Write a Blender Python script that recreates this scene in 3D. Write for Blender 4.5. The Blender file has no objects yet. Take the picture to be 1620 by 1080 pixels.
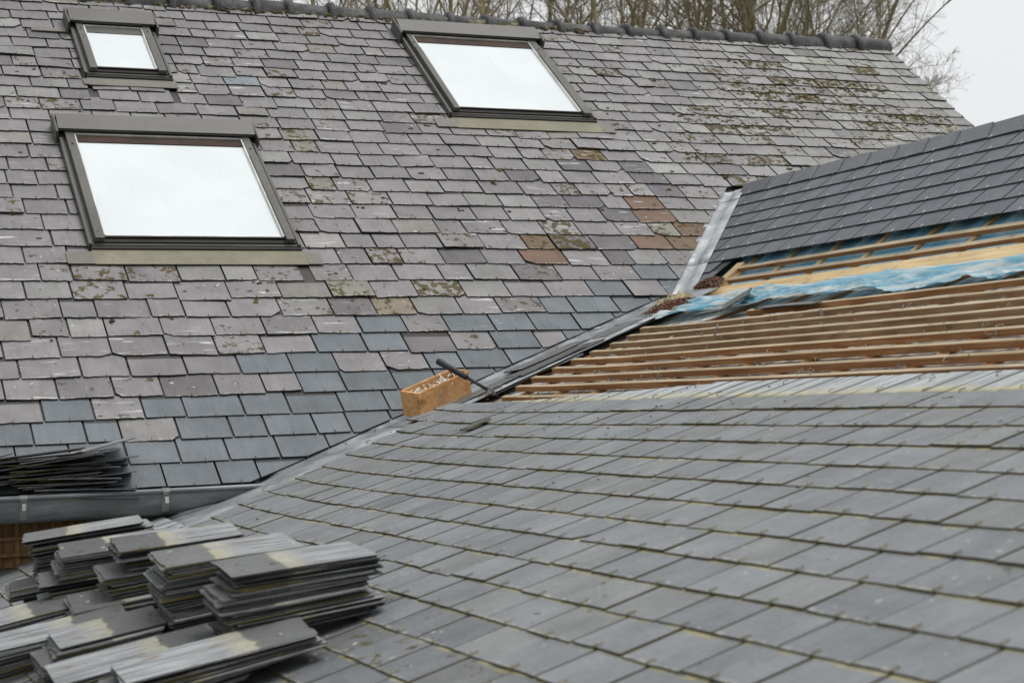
import bpy, bmesh, math, random
from mathutils import Vector, Matrix
C = bpy.context.scene.collection
R = math.radians

# ------------------------------------------------------------------ camera
cam_d = bpy.data.cameras.new("camera")
cam = bpy.data.objects.new("camera", cam_d); C.objects.link(cam)
right = Vector((0.91647701, -0.39880694, -0.03198292))
up = Vector((0.01628634, -0.04268597, 0.99895579))
fwd = Vector((0.39975572, 0.9160409, 0.0326256))
cam.matrix_world = Matrix(((right.x, up.x, -fwd.x, 0), (right.y, up.y, -fwd.y, 0), (right.z, up.z, -fwd.z, 0), (0, 0, 0, 1)))
cam_d.sensor_width = 36; cam_d.lens = 60
cam_d.clip_start = 0.05; cam_d.clip_end = 3000
cam_d.dof.use_dof = True; cam_d.dof.focus_distance = 9.6; cam_d.dof.aperture_fstop = 5.0
bpy.context.scene.camera = cam

# ------------------------------------------------------------------ sky and sun (overcast)
SUN_EL, SUN_AZ = R(68), R(125)     # azimuth from +Y towards +X
w = bpy.data.worlds.new("World"); bpy.context.scene.world = w; w.use_nodes = True
nt = w.node_tree; nt.nodes.clear()
sky = nt.nodes.new("ShaderNodeTexSky"); sky.sky_type = 'NISHITA'; sky.sun_disc = False
sky.sun_elevation = SUN_EL; sky.sun_rotation = SUN_AZ; sky.dust_density = 6; sky.air_density = 1.5
hs = nt.nodes.new("ShaderNodeHueSaturation"); hs.inputs['Saturation'].default_value = 0.12
mx = nt.nodes.new("ShaderNodeMix"); mx.data_type = 'RGBA'; mx.inputs[0].default_value = 0.88
mx.inputs[7].default_value = (6.75, 6.9, 7.05, 1)     # an even layer of cloud
bg = nt.nodes.new("ShaderNodeBackground"); bg.inputs['Strength'].default_value = 0.1
wo = nt.nodes.new("ShaderNodeOutputWorld")
nt.links.new(sky.outputs[0], hs.inputs['Color']); nt.links.new(hs.outputs[0], mx.inputs[6])
nt.links.new(mx.outputs[2], bg.inputs[0]); nt.links.new(bg.outputs[0], wo.inputs[0])
sd = bpy.data.lights.new("sun", 'SUN'); sd.energy = 1.5; sd.angle = R(30); sd.color = (1, 0.97, 0.93)
so = bpy.data.objects.new("sun", sd); C.objects.link(so)
sv = Vector((math.cos(SUN_EL) * math.sin(SUN_AZ), math.cos(SUN_EL) * math.cos(SUN_AZ), math.sin(SUN_EL)))
so.rotation_euler = sv.to_track_quat('Z', 'Y').to_euler()
vs = bpy.context.scene.view_settings
vs.view_transform = 'Standard'; vs.look = 'None'; vs.exposure = 0.40; vs.gamma = 1.0; vs.use_curve_mapping = False

# ------------------------------------------------------------------ materials
ALBEDO = 1.34        # one reflectance calibration for every surface
class NT:
    def __init__(s, name, rough=0.6, spec=0.4):
        s.m = bpy.data.materials.new(name); s.m.use_nodes = True
        s.t = s.m.node_tree; s.b = s.t.nodes['Principled BSDF']
        s.b.inputs['Roughness'].default_value = rough
        s.b.inputs['Specular IOR Level'].default_value = spec
    def n(s, typ): return s.t.nodes.new(typ)
    def put(s, sock, v):
        if hasattr(v, 'is_output') or isinstance(v, bpy.types.NodeSocket): s.t.links.new(v, sock)
        elif v is not None:
            if isinstance(v, tuple) and len(v) == 3 and sock.type == 'RGBA': v = v + (1,)
            sock.default_value = v
    def math(s, op, a, b=None, clamp=False):
        n = s.n('ShaderNodeMath'); n.operation = op; n.use_clamp = clamp
        s.put(n.inputs[0], a); s.put(n.inputs[1], b); return n.outputs[0]
    def mix(s, f, a, b, mode='MIX'):
        n = s.n('ShaderNodeMix'); n.data_type = 'RGBA'; n.blend_type = mode
        s.put(n.inputs[0], f); s.put(n.inputs[6], a); s.put(n.inputs[7], b); return n.outputs[2]
    def noise(s, vec, scale, detail=4, rough=0.55, dist=0.0):
        n = s.n('ShaderNodeTexNoise'); s.put(n.inputs['Vector'], vec)
        n.inputs['Scale'].default_value = scale; n.inputs['Detail'].default_value = detail
        n.inputs['Roughness'].default_value = rough; n.inputs['Distortion'].default_value = dist
        return n.outputs[0]
    def step(s, v, a, b):               # smooth 0..1 between a and b
        n = s.n('ShaderNodeMapRange'); n.interpolation_type = 'SMOOTHSTEP'
        s.put(n.inputs[0], v); s.put(n.inputs[1], a); s.put(n.inputs[2], b)
        n.inputs[3].default_value = 0; n.inputs[4].default_value = 1; return n.outputs[0]
    def rng(s, v, lo, hi, a=0.0, b=1.0):
        n = s.n('ShaderNodeMapRange'); s.put(n.inputs[0], v)
        n.inputs[1].default_value = a; n.inputs[2].default_value = b
        n.inputs[3].default_value = lo; n.inputs[4].default_value = hi; return n.outputs[0]
    def comb(s, x, y, z=0.0):
        n = s.n('ShaderNodeCombineXYZ')
        for k, v in enumerate((x, y, z)): s.put(n.inputs[k], v)
        return n.outputs[0]
    def mapv(s, vec, scale=(1, 1, 1), rot=(0, 0, 0)):
        n = s.n('ShaderNodeMapping'); s.put(n.inputs[0], vec)
        n.inputs['Scale'].default_value = scale; n.inputs['Rotation'].default_value = rot; return n.outputs[0]
    def sep(s, v, col=False):
        n = s.n('ShaderNodeSeparateColor' if col else 'ShaderNodeSeparateXYZ'); s.put(n.inputs[0], v); return n.outputs
    def obj(s): return s.n('ShaderNodeTexCoord').outputs['Object']
    def attr(s, name):
        n = s.n('ShaderNodeAttribute'); n.attribute_name = name; return n.outputs
    def rand(s): return s.n('ShaderNodeObjectInfo').outputs['Random']
    def uv(s): return s.n('ShaderNodeUVMap').outputs[0]
    def col(s, c): s.put(s.b.inputs['Base Color'], s.mix(1.0, c, (ALBEDO,) * 3, 'MULTIPLY'))
    def bump(s, h, dist=0.002, strength=0.6):
        n = s.n('ShaderNodeBump'); n.inputs['Distance'].default_value = dist
        n.inputs['Strength'].default_value = strength; s.put(n.inputs['Height'], h)
        s.t.links.new(n.outputs[0], s.b.inputs['Normal'])

def slate_material(name, mode):
    """mode 'roof': per-slate colour in attributes; 'loose': colour from the object."""
    M = NT(name, 0.55, 0.25)
    u, v, _ = M.sep(M.uv())
    if mode == 'roof':
        tint = M.attr('tint')[0]
        rnd, lich, head = M.sep(M.attr('aux')[0], True)[:3]
        edge = M.attr('aux')[3]                    # alpha: 1 on the cut edges
    else:
        rnd = M.rand(); lich = 0.45; head = M.sep(M.attr('aux')[0], True)[2]
        tint = M.mix(M.step(M.math('FRACT', M.math('MULTIPLY', rnd, 7.3)), 0.55, 0.62), (0.094, 0.097, 0.096), (0.068, 0.069, 0.070))
        edge = M.attr('aux')[3]
    off = M.math('MULTIPLY', rnd, 57.0)
    vec = M.comb(M.math('ADD', u, off), v, off)
    big = M.noise(vec, 5, 3)
    strk = M.noise(M.mapv(vec, (34, 5, 1)), 1, 4)
    fine = M.noise(vec, 90, 3, 0.7)
    c = M.mix(1.0, tint, M.comb(*(M.rng(big, 0.62, 1.4),) * 3), 'MULTIPLY')
    c = M.mix(1.0, c, M.comb(*(M.rng(strk, 0.82, 1.18),) * 3), 'MULTIPLY')
    c = M.mix(1.0, c, M.comb(*(M.rng(fine, 0.75, 1.25),) * 3), 'MULTIPLY')
    # pale veins and scrapes on some of the slates
    vn = M.noise(M.mapv(vec, (5, 42, 1), (0, 0, 0.6)), 1, 3, 0.5, 0.4)
    sel = M.step(M.math('FRACT', M.math('MULTIPLY', rnd, 13.7)), 0.35, 0.8)
    pale = M.math('MULTIPLY', M.step(vn, 0.62, 0.70), sel)
    pale = M.math('MULTIPLY', M.math('MULTIPLY', pale, M.math('SUBTRACT', 1.0, edge)), M.math('MULTIPLY', M.step(lich, .04, .2), M.math('SUBTRACT', 1.0, M.math('MULTIPLY', head, .9))))
    c = M.mix(M.math('MULTIPLY', pale, 0.75), c, (0.42, 0.42, 0.40))
    # chipped, dusty tail
    tail = M.math('MULTIPLY', M.step(v, 0.016, 0.002), M.step(M.noise(vec, 40, 3), 0.48, 0.62))
    if mode == 'roof':
        tail = M.math('MULTIPLY', tail, M.step(lich, 0.02, 0.2))
        c = M.mix(M.math('MULTIPLY', tail, 0.55), c, (0.34, 0.32, 0.26))
    # lichen: dark olive patches and small pale rosettes
    ln = M.noise(vec, 19, 5, 0.62)
    lm = M.step(ln, M.math('SUBTRACT', 0.74, M.math('MULTIPLY', lich, 0.27)), M.math('SUBTRACT', 0.79, M.math('MULTIPLY', lich, 0.26)))
    M.put(M.b.inputs['Specular IOR Level'], M.math('MULTIPLY', M.math('SUBTRACT', 1.0, lm), M.math('MULTIPLY', M.math('SUBTRACT', 1.0, edge), 0.27)))
    c = M.mix(M.math('MULTIPLY', lm, 0.88), c, M.mix(M.noise(vec, 50, 2), (0.035, 0.027, 0.013), (0.095, 0.076, 0.034)))
    sp = M.noise(M.mapv(vec, (1, 1, 1)), 30, 1)
    sm = M.math('MULTIPLY', M.step(sp, 0.74, 0.78), M.step(lich, 0.1, 0.4))
    c = M.mix(M.math('MULTIPLY', sm, 0.65), c, (0.40, 0.40, 0.36))
    spk = M.math('MULTIPLY', M.step(M.noise(vec, 46, 0), 0.835, 0.865), head)
    c = M.mix(M.math('MULTIPLY', spk, 0.55), c, (0.42, 0.42, 0.40))
    # the head of the slate, long covered: lichen line, then pale rain-washed streaks
    nz = M.noise(vec, 16, 4)
    vv = M.math('ADD', v, M.rng(nz, -0.02, 0.02))
    hs1 = M.noise(M.mapv(vec, (60, 5, 1)), 1, 5, 0.6)
    headc = M.mix(M.step(hs1, 0.36, 0.62), (0.17, 0.18, 0.185), (0.36, 0.38, 0.39)) if mode == 'roof' else M.mix(M.step(hs1, 0.34, 0.66), (0.11, 0.115, 0.122), (0.30, 0.315, 0.32))
    band = M.mix(M.noise(vec, 28, 3), (0.25, 0.225, 0.13), (0.42, 0.40, 0.30))
    if mode == 'loose': band = M.mix(M.noise(vec, 28, 3), (0.20, 0.187, 0.135), (0.37, 0.355, 0.29))
    hm = M.math('MULTIPLY', M.step(vv, 0.150, 0.160), head)
    bm_ = M.math('MULTIPLY', M.step(vv, 0.25, 0.18), M.step(nz, 0.25, 0.6))
    hc = M.mix(bm_, headc, band)
    rust = M.math('MULTIPLY', M.step(M.noise(M.mapv(vec, (22, 9, 1)), 1, 4), 0.60, 0.68), M.step(vv, 0.19, 0.26))
    if mode == 'loose': hc = M.mix(M.math('MULTIPLY', rust, 0.75), hc, (0.13, 0.085, 0.045))
    c = M.mix(M.math('MULTIPLY', hm, 0.0 if mode == 'x' else M.rng(M.noise(vec, 3, 2), 0.55, 1.0)), c, hc)
    # moss line where the slate above ends
    mossl = M.math('MULTIPLY', M.math('MULTIPLY', M.step(v, 0.138, 0.153), M.step(v, 0.18, 0.165)), M.step(nz, 0.35, 0.55))
    mossl = M.math('MULTIPLY', M.math('MULTIPLY', mossl, head), M.rng(M.math('FRACT', M.math('MULTIPLY', rnd, 9.1)), 0.2, 1.05))
    c = M.mix(M.math('MULTIPLY', mossl, 0.7 if mode == 'roof' else 0.2), c, (0.215, 0.19, 0.075))
    # dirt that has gathered in the joints, on the covered part of the slate below
    if mode == 'roof':
        mid = M.step(M.math('ABSOLUTE', u), 0.016, 0.007)
        jl = M.math('MULTIPLY', M.step(v, 0.150, 0.160), M.math('MULTIPLY', mid, head))
        thr = M.rng(M.step(lich, 0.0, 0.001), 0.148, 0.184)
        jm = M.math('MULTIPLY', M.step(M.math('SUBTRACT', v, thr), 0.0, 0.012), M.math('SUBTRACT', 1.0, head))
        c = M.mix(M.math('MULTIPLY', M.math('MAXIMUM', jl, jm), 0.85), c, (0.022, 0.021, 0.019))
    # cut edges
    ec = M.mix(M.noise(vec, 30, 3), (0.018, 0.018, 0.020), (0.105, 0.105, 0.108))
    eo = M.mix(M.noise(vec, 24, 3), (0.03, 0.027, 0.012), (0.13, 0.115, 0.05))
    if mode == 'roof': ec = M.mix(M.math('MULTIPLY', head, 0.8), M.mix(1.0, ec, (0.55, 0.55, 0.55), 'MULTIPLY'), eo)
    else: ec = M.mix(1.0, ec, M.comb(*(M.rng(M.math('FRACT', M.math('MULTIPLY', rnd, 3.3)), 0.12, 2.3),) * 3), 'MULTIPLY')
    if mode == 'loose': ec = M.mix(M.step(M.math('FRACT', M.math('MULTIPLY', rnd, 5.1)), 0.66, 0.72), ec, M.mix(M.step(v, 0.22, 0.15), ec, eo))
    c = M.mix(edge, c, ec)
    M.col(c)
    M.put(M.b.inputs['Roughness'], M.rng(M.noise(vec, 9, 3), 0.42, 0.70))
    riv = M.noise(M.mapv(vec, (11, 17, 1)), 1, 5, 0.6, 0.6)
    M.bump(M.math('ADD', riv, M.math('MULTIPLY', fine, 0.35)), 0.009, 0.75)
    return M.m

def wood_material(name, a, b, axis='Y', knots=True, rough=0.75, dirt=0.25):
    M = NT(name, rough, 0.12)
    r = M.math('MULTIPLY', M.rand(), 41.0)
    o = M.n('ShaderNodeVectorMath'); o.operation = 'ADD'
    M.put(o.inputs[0], M.obj()); M.put(o.inputs[1], M.comb(r, r, r)); vec = o.outputs[0]
    sc = {'Y': (38, 1.6, 38), 'X': (1.6, 38, 38), 'Z': (38, 38, 1.6)}[axis]
    g = M.noise(M.mapv(vec, sc), 1, 5, 0.6, 0.9)
    c = M.mix(M.step(g, 0.3, 0.7), a, b)
    c = M.mix(1.0, c, M.comb(*(M.rng(M.noise(vec, 3.0, 3), 0.7, 1.25),) * 3), 'MULTIPLY')
    if knots:
        k = M.noise(M.mapv(vec, tuple(x * 0.22 if x > 10 else x * 1.8 for x in sc)), 1, 2, 0.5)
        c = M.mix(M.math('MULTIPLY', M.step(k, 0.68, 0.76), 0.7), c, tuple(x * 0.35 for x in a))
    d = M.noise(vec, 14, 5, 0.65)
    c = M.mix(M.math('MULTIPLY', M.step(d, 0.56, 0.72), dirt), c, (0.06, 0.05, 0.042))
    M.col(c); M.bump(g, 0.002, 0.5); return M.m

def plain_material(name, a, b, scale=8, rough=0.6, spec=0.4, metal=0.0, bump=0.002, stretch=(1, 1, 1), lo=0.4, hi=0.65):
    M = NT(name, rough, spec); M.b.inputs['Metallic'].default_value = metal
    r = M.math('MULTIPLY', M.rand(), 23.0)
    o = M.n('ShaderNodeVectorMath'); o.operation = 'ADD'
    M.put(o.inputs[0], M.obj()); M.put(o.inputs[1], M.comb(r, r, r))
    n1 = M.noise(M.mapv(o.outputs[0], stretch), scale, 6, 0.6)
    n2 = M.noise(o.outputs[0], scale * 7, 3, 0.6)
    c = M.mix(M.step(n1, lo, hi), a, b)
    c = M.mix(1.0, c, M.comb(*(M.rng(n2, 0.8, 1.2),) * 3), 'MULTIPLY')
    M.col(c); M.put(M.b.inputs['Roughness'], M.rng(n1, rough - 0.12, min(1, rough + 0.12)))
    if bump: M.bump(M.math('ADD', n1, M.math('MULTIPLY', n2, 0.4)), bump, 0.6)
    return M.m

MAT = dict(
    slate=slate_material('slate_on_roof', 'roof'), loose=slate_material('loose_slate', 'loose'),
    lath=wood_material('batten_brown', (0.165, 0.078, 0.034), (0.27, 0.145, 0.068), 'Y'),
    lath_grey=wood_material('batten_weathered', (0.155, 0.092, 0.048), (0.25, 0.165, 0.095), 'Y', dirt=0.4),
    lath_top=wood_material('batten_pale_top', (0.20, 0.155, 0.10), (0.36, 0.305, 0.215), 'Y', dirt=0.55),  # paler tone for the top faces of the battens
    board=wood_material('board_pale', (0.36, 0.25, 0.125), (0.50, 0.395, 0.235), 'Y', dirt=0.4),
    rafter=wood_material('rafter', (0.28, 0.19, 0.10), (0.42, 0.31, 0.18), 'X'),
    box=wood_material('box_pine', (0.35, 0.175, 0.070), (0.48, 0.285, 0.13), 'X', rough=0.5, dirt=0.08),
    cover=plain_material('cover_metal', (0.052, 0.050, 0.044), (0.070, 0.067, 0.059), 3, 0.42, 0.5, 0.0, 0.0005),
    hood=plain_material('hood_metal', (0.046, 0.044, 0.039), (0.064, 0.061, 0.054), 3, 0.42, 0.5, 0.0, 0.0005),
    dark_metal=plain_material('dark_front', (0.010, 0.0095, 0.008), (0.018, 0.017, 0.015), 4, 0.6, 0.25, 0.0, 0),
    apron=plain_material('apron_tan', (0.128, 0.118, 0.082), (0.16, 0.148, 0.105), 4, 0.6, 0.35, 0, 0.001),
    apron_end=plain_material('apron_grey', (0.10, 0.096, 0.083), (0.128, 0.122, 0.106), 4, 0.55, 0.4, 0, 0.001),
    trim=plain_material('aluminium', (0.42, 0.42, 0.40), (0.55, 0.55, 0.53), 5, 0.35, 0.5, 0.4, 0),
    sash=plain_material('sash_brown', (0.028, 0.017, 0.014), (0.045, 0.026, 0.021), 6, 0.6, 0.2, 0, 0),
    lead=plain_material('lead_sheet', (0.20, 0.213, 0.224), (0.34, 0.358, 0.37), 5, 0.42, 0.5, 0.15, 0.003),
    lead_dark=plain_material('lead_old', (0.13, 0.14, 0.148), (0.235, 0.248, 0.258), 5, 0.45, 0.5, 0.1, 0.003),
    zinc=plain_material('zinc_gutter', (0.10, 0.112, 0.118), (0.15, 0.163, 0.17), 4, 0.42, 0.5, 0.25, 0.001, (1, 6, 6)),
    bracket=plain_material('bracket', (0.34, 0.34, 0.33), (0.45, 0.45, 0.44), 9, 0.35, 0.5, 0.4, 0),
    ridge=plain_material('ridge_clay', (0.026, 0.026, 0.028), (0.068, 0.067, 0.069), 7, 0.55, 0.25, 0, 0.006),
    mortar=plain_material('mossy_mortar', (0.045, 0.04, 0.018), (0.17, 0.15, 0.10), 22, 0.95, 0.1, 0, 0.02),
    blue=plain_material('blue_membrane', (0.12, 0.32, 0.46), (0.30, 0.45, 0.53), 5, 0.5, 0.4, 0, 0.01),
    grime=plain_material('dusty_felt', (0.16, 0.15, 0.14), (0.42, 0.40, 0.37), 11, 0.95, 0.1, 0, 0.01),
    black=plain_material('rubber_grip', (0.012, 0.012, 0.013), (0.022, 0.022, 0.023), 20, 0.55, 0.4, 0, 0.001),
    steel=plain_material('tool_steel', (0.10, 0.095, 0.085), (0.22, 0.21, 0.19), 18, 0.4, 0.5, 0.7, 0.001),
    hook=plain_material('hook_steel', (0.30, 0.29, 0.26), (0.5, 0.49, 0.46), 30, 0.35, 0.5, 0.6, 0),
    hook_dull=plain_material('hook_dull', (0.10, 0.085, 0.04), (0.22, 0.20, 0.12), 30, 0.5, 0.4, 0.2, 0),
    debris=plain_material('leaf_litter', (0.06, 0.03, 0.02), (0.17, 0.10, 0.07), 30, 0.95, 0.1, 0, 0.01),
    mortar_lump=plain_material('old_mortar', (0.20, 0.165, 0.10), (0.36, 0.30, 0.20), 16, 0.95, 0.1, 0, 0.02),
    felt=plain_material('torn_felt', (0.02, 0.02, 0.02), (0.05, 0.05, 0.05), 12, 0.8, 0.3, 0, 0.003),
    wall=plain_material('wall_render', (0.16, 0.145, 0.125), (0.24, 0.22, 0.19), 6, 0.9, 0.2, 0, 0.01),
    bark=plain_material('bark', (0.17, 0.145, 0.085), (0.32, 0.275, 0.18), 14, 0.9, 0.15, 0, 0.01, (1, 1, .3)),
    twig=plain_material('twig_bark', (0.14, 0.118, 0.078), (0.26, 0.222, 0.155), 9, 0.9, 0.15, 0, 0),
    ground=plain_material('ground_grass', (0.05, 0.065, 0.025), (0.10, 0.11, 0.05), 0.4, 0.95, 0.1, 0, 0.02),
    lattice=wood_material('lattice_brown', (0.11, 0.062, 0.03), (0.18, 0.11, 0.055), 'Z'),
)
# membrane: blue, with a grey-white dusty bloom
def membrane_material():
    M = NT('dirty_membrane', 0.45, 0.45); o = M.obj()
    n = M.noise(M.mapv(o, (7, .7, 12)), 2.4, 6, 0.65, 0.6)
    c = M.mix(M.step(n, 0.42, 0.60), (0.19, 0.43, 0.545), (0.60, 0.63, 0.62))
    d = M.noise(o, 9, 5, 0.7)
    c = M.mix(M.math('MULTIPLY', M.step(d, 0.58, 0.72), 0.6), c, (0.30, 0.25, 0.17))
    M.col(c); M.bump(M.noise(o, 14, 4), 0.008, 0.6); return M.m
MAT['membrane'] = membrane_material()
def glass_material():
    M = NT('pale_pane', 0.12, 0.5); o = M.obj()  # pane is a pale, faintly mottled base colour under a clear coat
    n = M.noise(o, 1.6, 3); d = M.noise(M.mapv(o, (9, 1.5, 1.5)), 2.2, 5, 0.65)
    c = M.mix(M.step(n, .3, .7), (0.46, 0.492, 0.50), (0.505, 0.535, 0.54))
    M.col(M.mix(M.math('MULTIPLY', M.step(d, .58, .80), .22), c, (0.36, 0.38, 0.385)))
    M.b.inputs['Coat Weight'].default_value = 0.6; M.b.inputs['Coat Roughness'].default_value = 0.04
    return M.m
MAT['glass'] = glass_material()

# ------------------------------------------------------------------ helpers
def tag(o, label=None, cat=None, group=None, kind=None):
    if label: o['label'] = label
    if cat: o['category'] = cat
    if group: o['group'] = group
    if kind: o['kind'] = kind
    return o
def empty(name, loc, label=None, cat=None, group=None):
    o = bpy.data.objects.new(name, None); C.objects.link(o); o.location = loc
    o.empty_display_size = 0.1
    return tag(o, label, cat, group)
WORLD = {}
def link(name, me, mat, parent=None):
    o = bpy.data.objects.new(name, me); C.objects.link(o)
    if mat is not None and not me.materials: me.materials.append(mat)
    if parent is not None:
        o.parent = parent
    return o
def root_loc(p):
    v = Vector((0, 0, 0))
    while p is not None: v += p.location; p = p.parent
    return v
class MB:
    """Collects world-space shapes and links them as one mesh object."""
    def __init__(s): s.bm = bmesh.new()
    def poly(s, pts): return s.bm.faces.new([s.bm.verts.new(p) for p in pts])
    def box(s, O, ex, ey, ez, bev=0.0):
        O, ex, ey, ez = map(Vector, (O, ex, ey, ez))
        if ex.cross(ey).dot(ez) < 0: O = O + ex; ex = -ex
        v = [s.bm.verts.new(O + ex * i + ey * j + ez * k) for k in (0, 1) for j in (0, 1) for i in (0, 1)]
        fs = [s.bm.faces.new([v[i] for i in q]) for q in ((0, 2, 3, 1), (4, 5, 7, 6), (0, 1, 5, 4), (2, 6, 7, 3), (1, 3, 7, 5), (0, 4, 6, 2))]
        if bev:
            es = list({e for f in fs for e in f.edges})
            bmesh.ops.bevel(s.bm, geom=es, offset=bev, segments=2, affect='EDGES', profile=0.6)
        return s
    def tube(s, pts, rad, sides=6, cap=True):
        rings = []
        n = len(pts); pts = [Vector(p) for p in pts]
        if not isinstance(rad, (list, tuple)): rad = [rad] * n
        a = None
        for i in range(n):
            d = (pts[min(i + 1, n - 1)] - pts[max(i - 1, 0)])
            if d.length < 1e-9: d = Vector((0, 0, 1))
            d.normalize()
            if a is None: a = d.orthogonal().normalized()
            a = (a - d * a.dot(d))
            a = a.normalized() if a.length > 1e-6 else d.orthogonal().normalized()
            b = d.cross(a)
            rings.append([s.bm.verts.new(pts[i] + (a * math.cos(t) + b * math.sin(t)) * rad[i]) for t in [2 * math.pi * k / sides for k in range(sides)]])
        for i in range(n - 1):
            for k in range(sides):
                f = s.bm.faces.new((rings[i][k], rings[i][(k + 1) % sides], rings[i + 1][(k + 1) % sides], rings[i + 1][k])); f.smooth = sides > 4
        if cap:
            s.bm.faces.new(rings[0][::-1]); s.bm.faces.new(rings[-1])
        return s
    def build(s, name, mat, parent=None):
        me = bpy.data.meshes.new(name); off = root_loc(parent)
        bmesh.ops.translate(s.bm, verts=s.bm.verts, vec=-off)
        s.bm.to_mesh(me); s.bm.free()
        return link(name, me, mat, parent)

# roof frames: P0 is the point where the two pitches of the wing meet the main slope
P0 = Vector((5.225, 9.295, 0.607))
PM, PL = R(37.7), R(18.0)
cM, sM, cL, sL = math.cos(PM), math.sin(PM), math.cos(PL), math.sin(PL)
def fm(s, u, n=0.0): return Vector((s, P0.y + u * cM - n * sM, P0.z + u * sM + n * cM))           # main slope: s = X
def fu(y, u, n=0.0): return Vector((P0.x + u * cM - n * sM, y, P0.z + u * sM + n * cM))           # wing, steep upper part: s = Y
def fl(y, u, n=0.0): return Vector((P0.x + u * cL - n * sL, y, P0.z + u * sL + n * cL))           # wing, shallow lower part
def fbox(mb, F, s0, s1, u0, u1, n0, n1, bev=0.0):
    O = F(s0, u0, n0); return mb.box(O, F(s1, u0, n0) - O, F(s0, u1, n0) - O, F(s0, u0, n1) - O, bev)
def vLs(u): return P0.x + u * sM / math.tan(PL)              # lower valley: X on the main slope at height u (u < 0)
def vUs(u): return P0.x + u * cM                             # upper valley: X on the main slope
def vLy(u): return P0.y + u * sL / math.tan(PM)              # lower valley: Y on the wing
def vUy(u): return P0.y + u * cM                             # upper valley: Y on the wing

# ------------------------------------------------------------------ slate fields
def clip(poly, a, b, c):                # keep a*x + b*y <= c
    out = []
    for i in range(len(poly)):
        p, q = poly[i - 1], poly[i]
        dp, dq = a * p[0] + b * p[1] - c, a * q[0] + b * q[1] - c
        if (dp <= 0) != (dq <= 0):
            t = dp / (dp - dq); out.append((p[0] + (q[0] - p[0]) * t, p[1] + (q[1] - p[1]) * t))
        if dq <= 0: out.append(q)
    return out
def slate_outline(rg, w, L, rag, cornerp):
    x0, x1 = -w / 2, w / 2
    k = 9 if rag > 0.002 else 4 if rag > .0006 else 2
    tail = [(x0 + w * i / k, rg.uniform(-rag, rag)) for i in range(k + 1)]
    sk = rg.uniform(-1, 1) * rag * 2
    tail = [(x, y + sk * (x / w)) for x, y in tail]
    if rg.random() < cornerp:           # broken or dressed corner
        d = rg.uniform(0.02, 0.06); e = d * rg.uniform(0.4, 1.1)
        if rg.random() < 0.6: tail[0] = (x0 + d, tail[0][1]); pre = [(x0, e)]; tail = pre + [p for p in tail if p[0] >= x0 + d - 1e-6 or p is tail[0]]; post = []
        else: tail[-1] = (x1 - d, tail[-1][1]); tail = [p for p in tail if p[0] <= x1 - d + 1e-6]; tail.append((x1, e))
        tail = [tail[0]] + sorted(tail[1:-1], key=lambda p: p[0]) + [tail[-1]]
    return tail + [(x1, L), (x0, L)]
class Field:
    def __init__(s, F): s.F = F; s.v = []; s.f = []; s.uv = []; s.tint = []; s.aux = []
    def add(s, poly, sc, ut, t, nf, tint, aux, bottom=False):
        """poly in roof coordinates (s,u); sc, ut = slate centre and tail; nf(s,u) = height of the top face"""
        if len(poly) < 3: return
        ar = sum(poly[i - 1][0] * poly[i][1] - poly[i][0] * poly[i - 1][1] for i in range(len(poly)))
        if abs(ar) < 4e-4: return
        if ar < 0: poly = poly[::-1]
        b = len(s.v); n = len(poly)
        s.v += [s.F(x, y, nf(x, y)) for x, y in poly] + [s.F(x, y, nf(x, y) - t) for x, y in poly]
        loc = [(x - sc, y - ut) for x, y in poly]
        s.f.append(list(range(b, b + n))); s.uv += loc; s.tint += [tint] * n; s.aux += [aux + (0.0,)] * n
        for i in range(n):
            j = (i + 1) % n
            s.f.append([b + j, b + i, b + n + i, b + n + j])
            s.uv += [loc[j], loc[i], (loc[i][0], loc[i][1] - .004), (loc[j][0], loc[j][1] - .004)]; s.tint += [tint] * 4; s.aux += [aux + (1.0,)] * 4
        if bottom:
            s.f.append(list(range(b + 2 * n - 1, b + n - 1, -1))); s.uv += loc[::-1]; s.tint += [tint] * n; s.aux += [aux + (0.0,)] * n
    def build(s, name, mat, parent):
        off = root_loc(parent)
        me = bpy.data.meshes.new(name); me.from_pydata([tuple(v - off) for v in s.v], [], s.f)
        uvl = me.uv_layers.new(name='UVMap'); uvl.data.foreach_set('uv', [c for p in s.uv for c in p])
        a = me.color_attributes.new('tint', 'FLOAT_COLOR', 'CORNER'); a.data.foreach_set('color', [c for p in s.tint for c in (p[0], p[1], p[2], 1.0)])
        a = me.color_attributes.new('aux', 'FLOAT_COLOR', 'CORNER'); a.data.foreach_set('color', [c for p in s.aux for c in p])
        return link(name, me, mat, parent)

# ------------------------------------------------------------------ ground
gm = MB(); gm.poly([(-900, -900, -4.6), (900, -900, -4.6), (900, 900, -4.6), (-900, 900, -4.6)])
tag(gm.build('ground', MAT['ground']), kind='structure')

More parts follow.
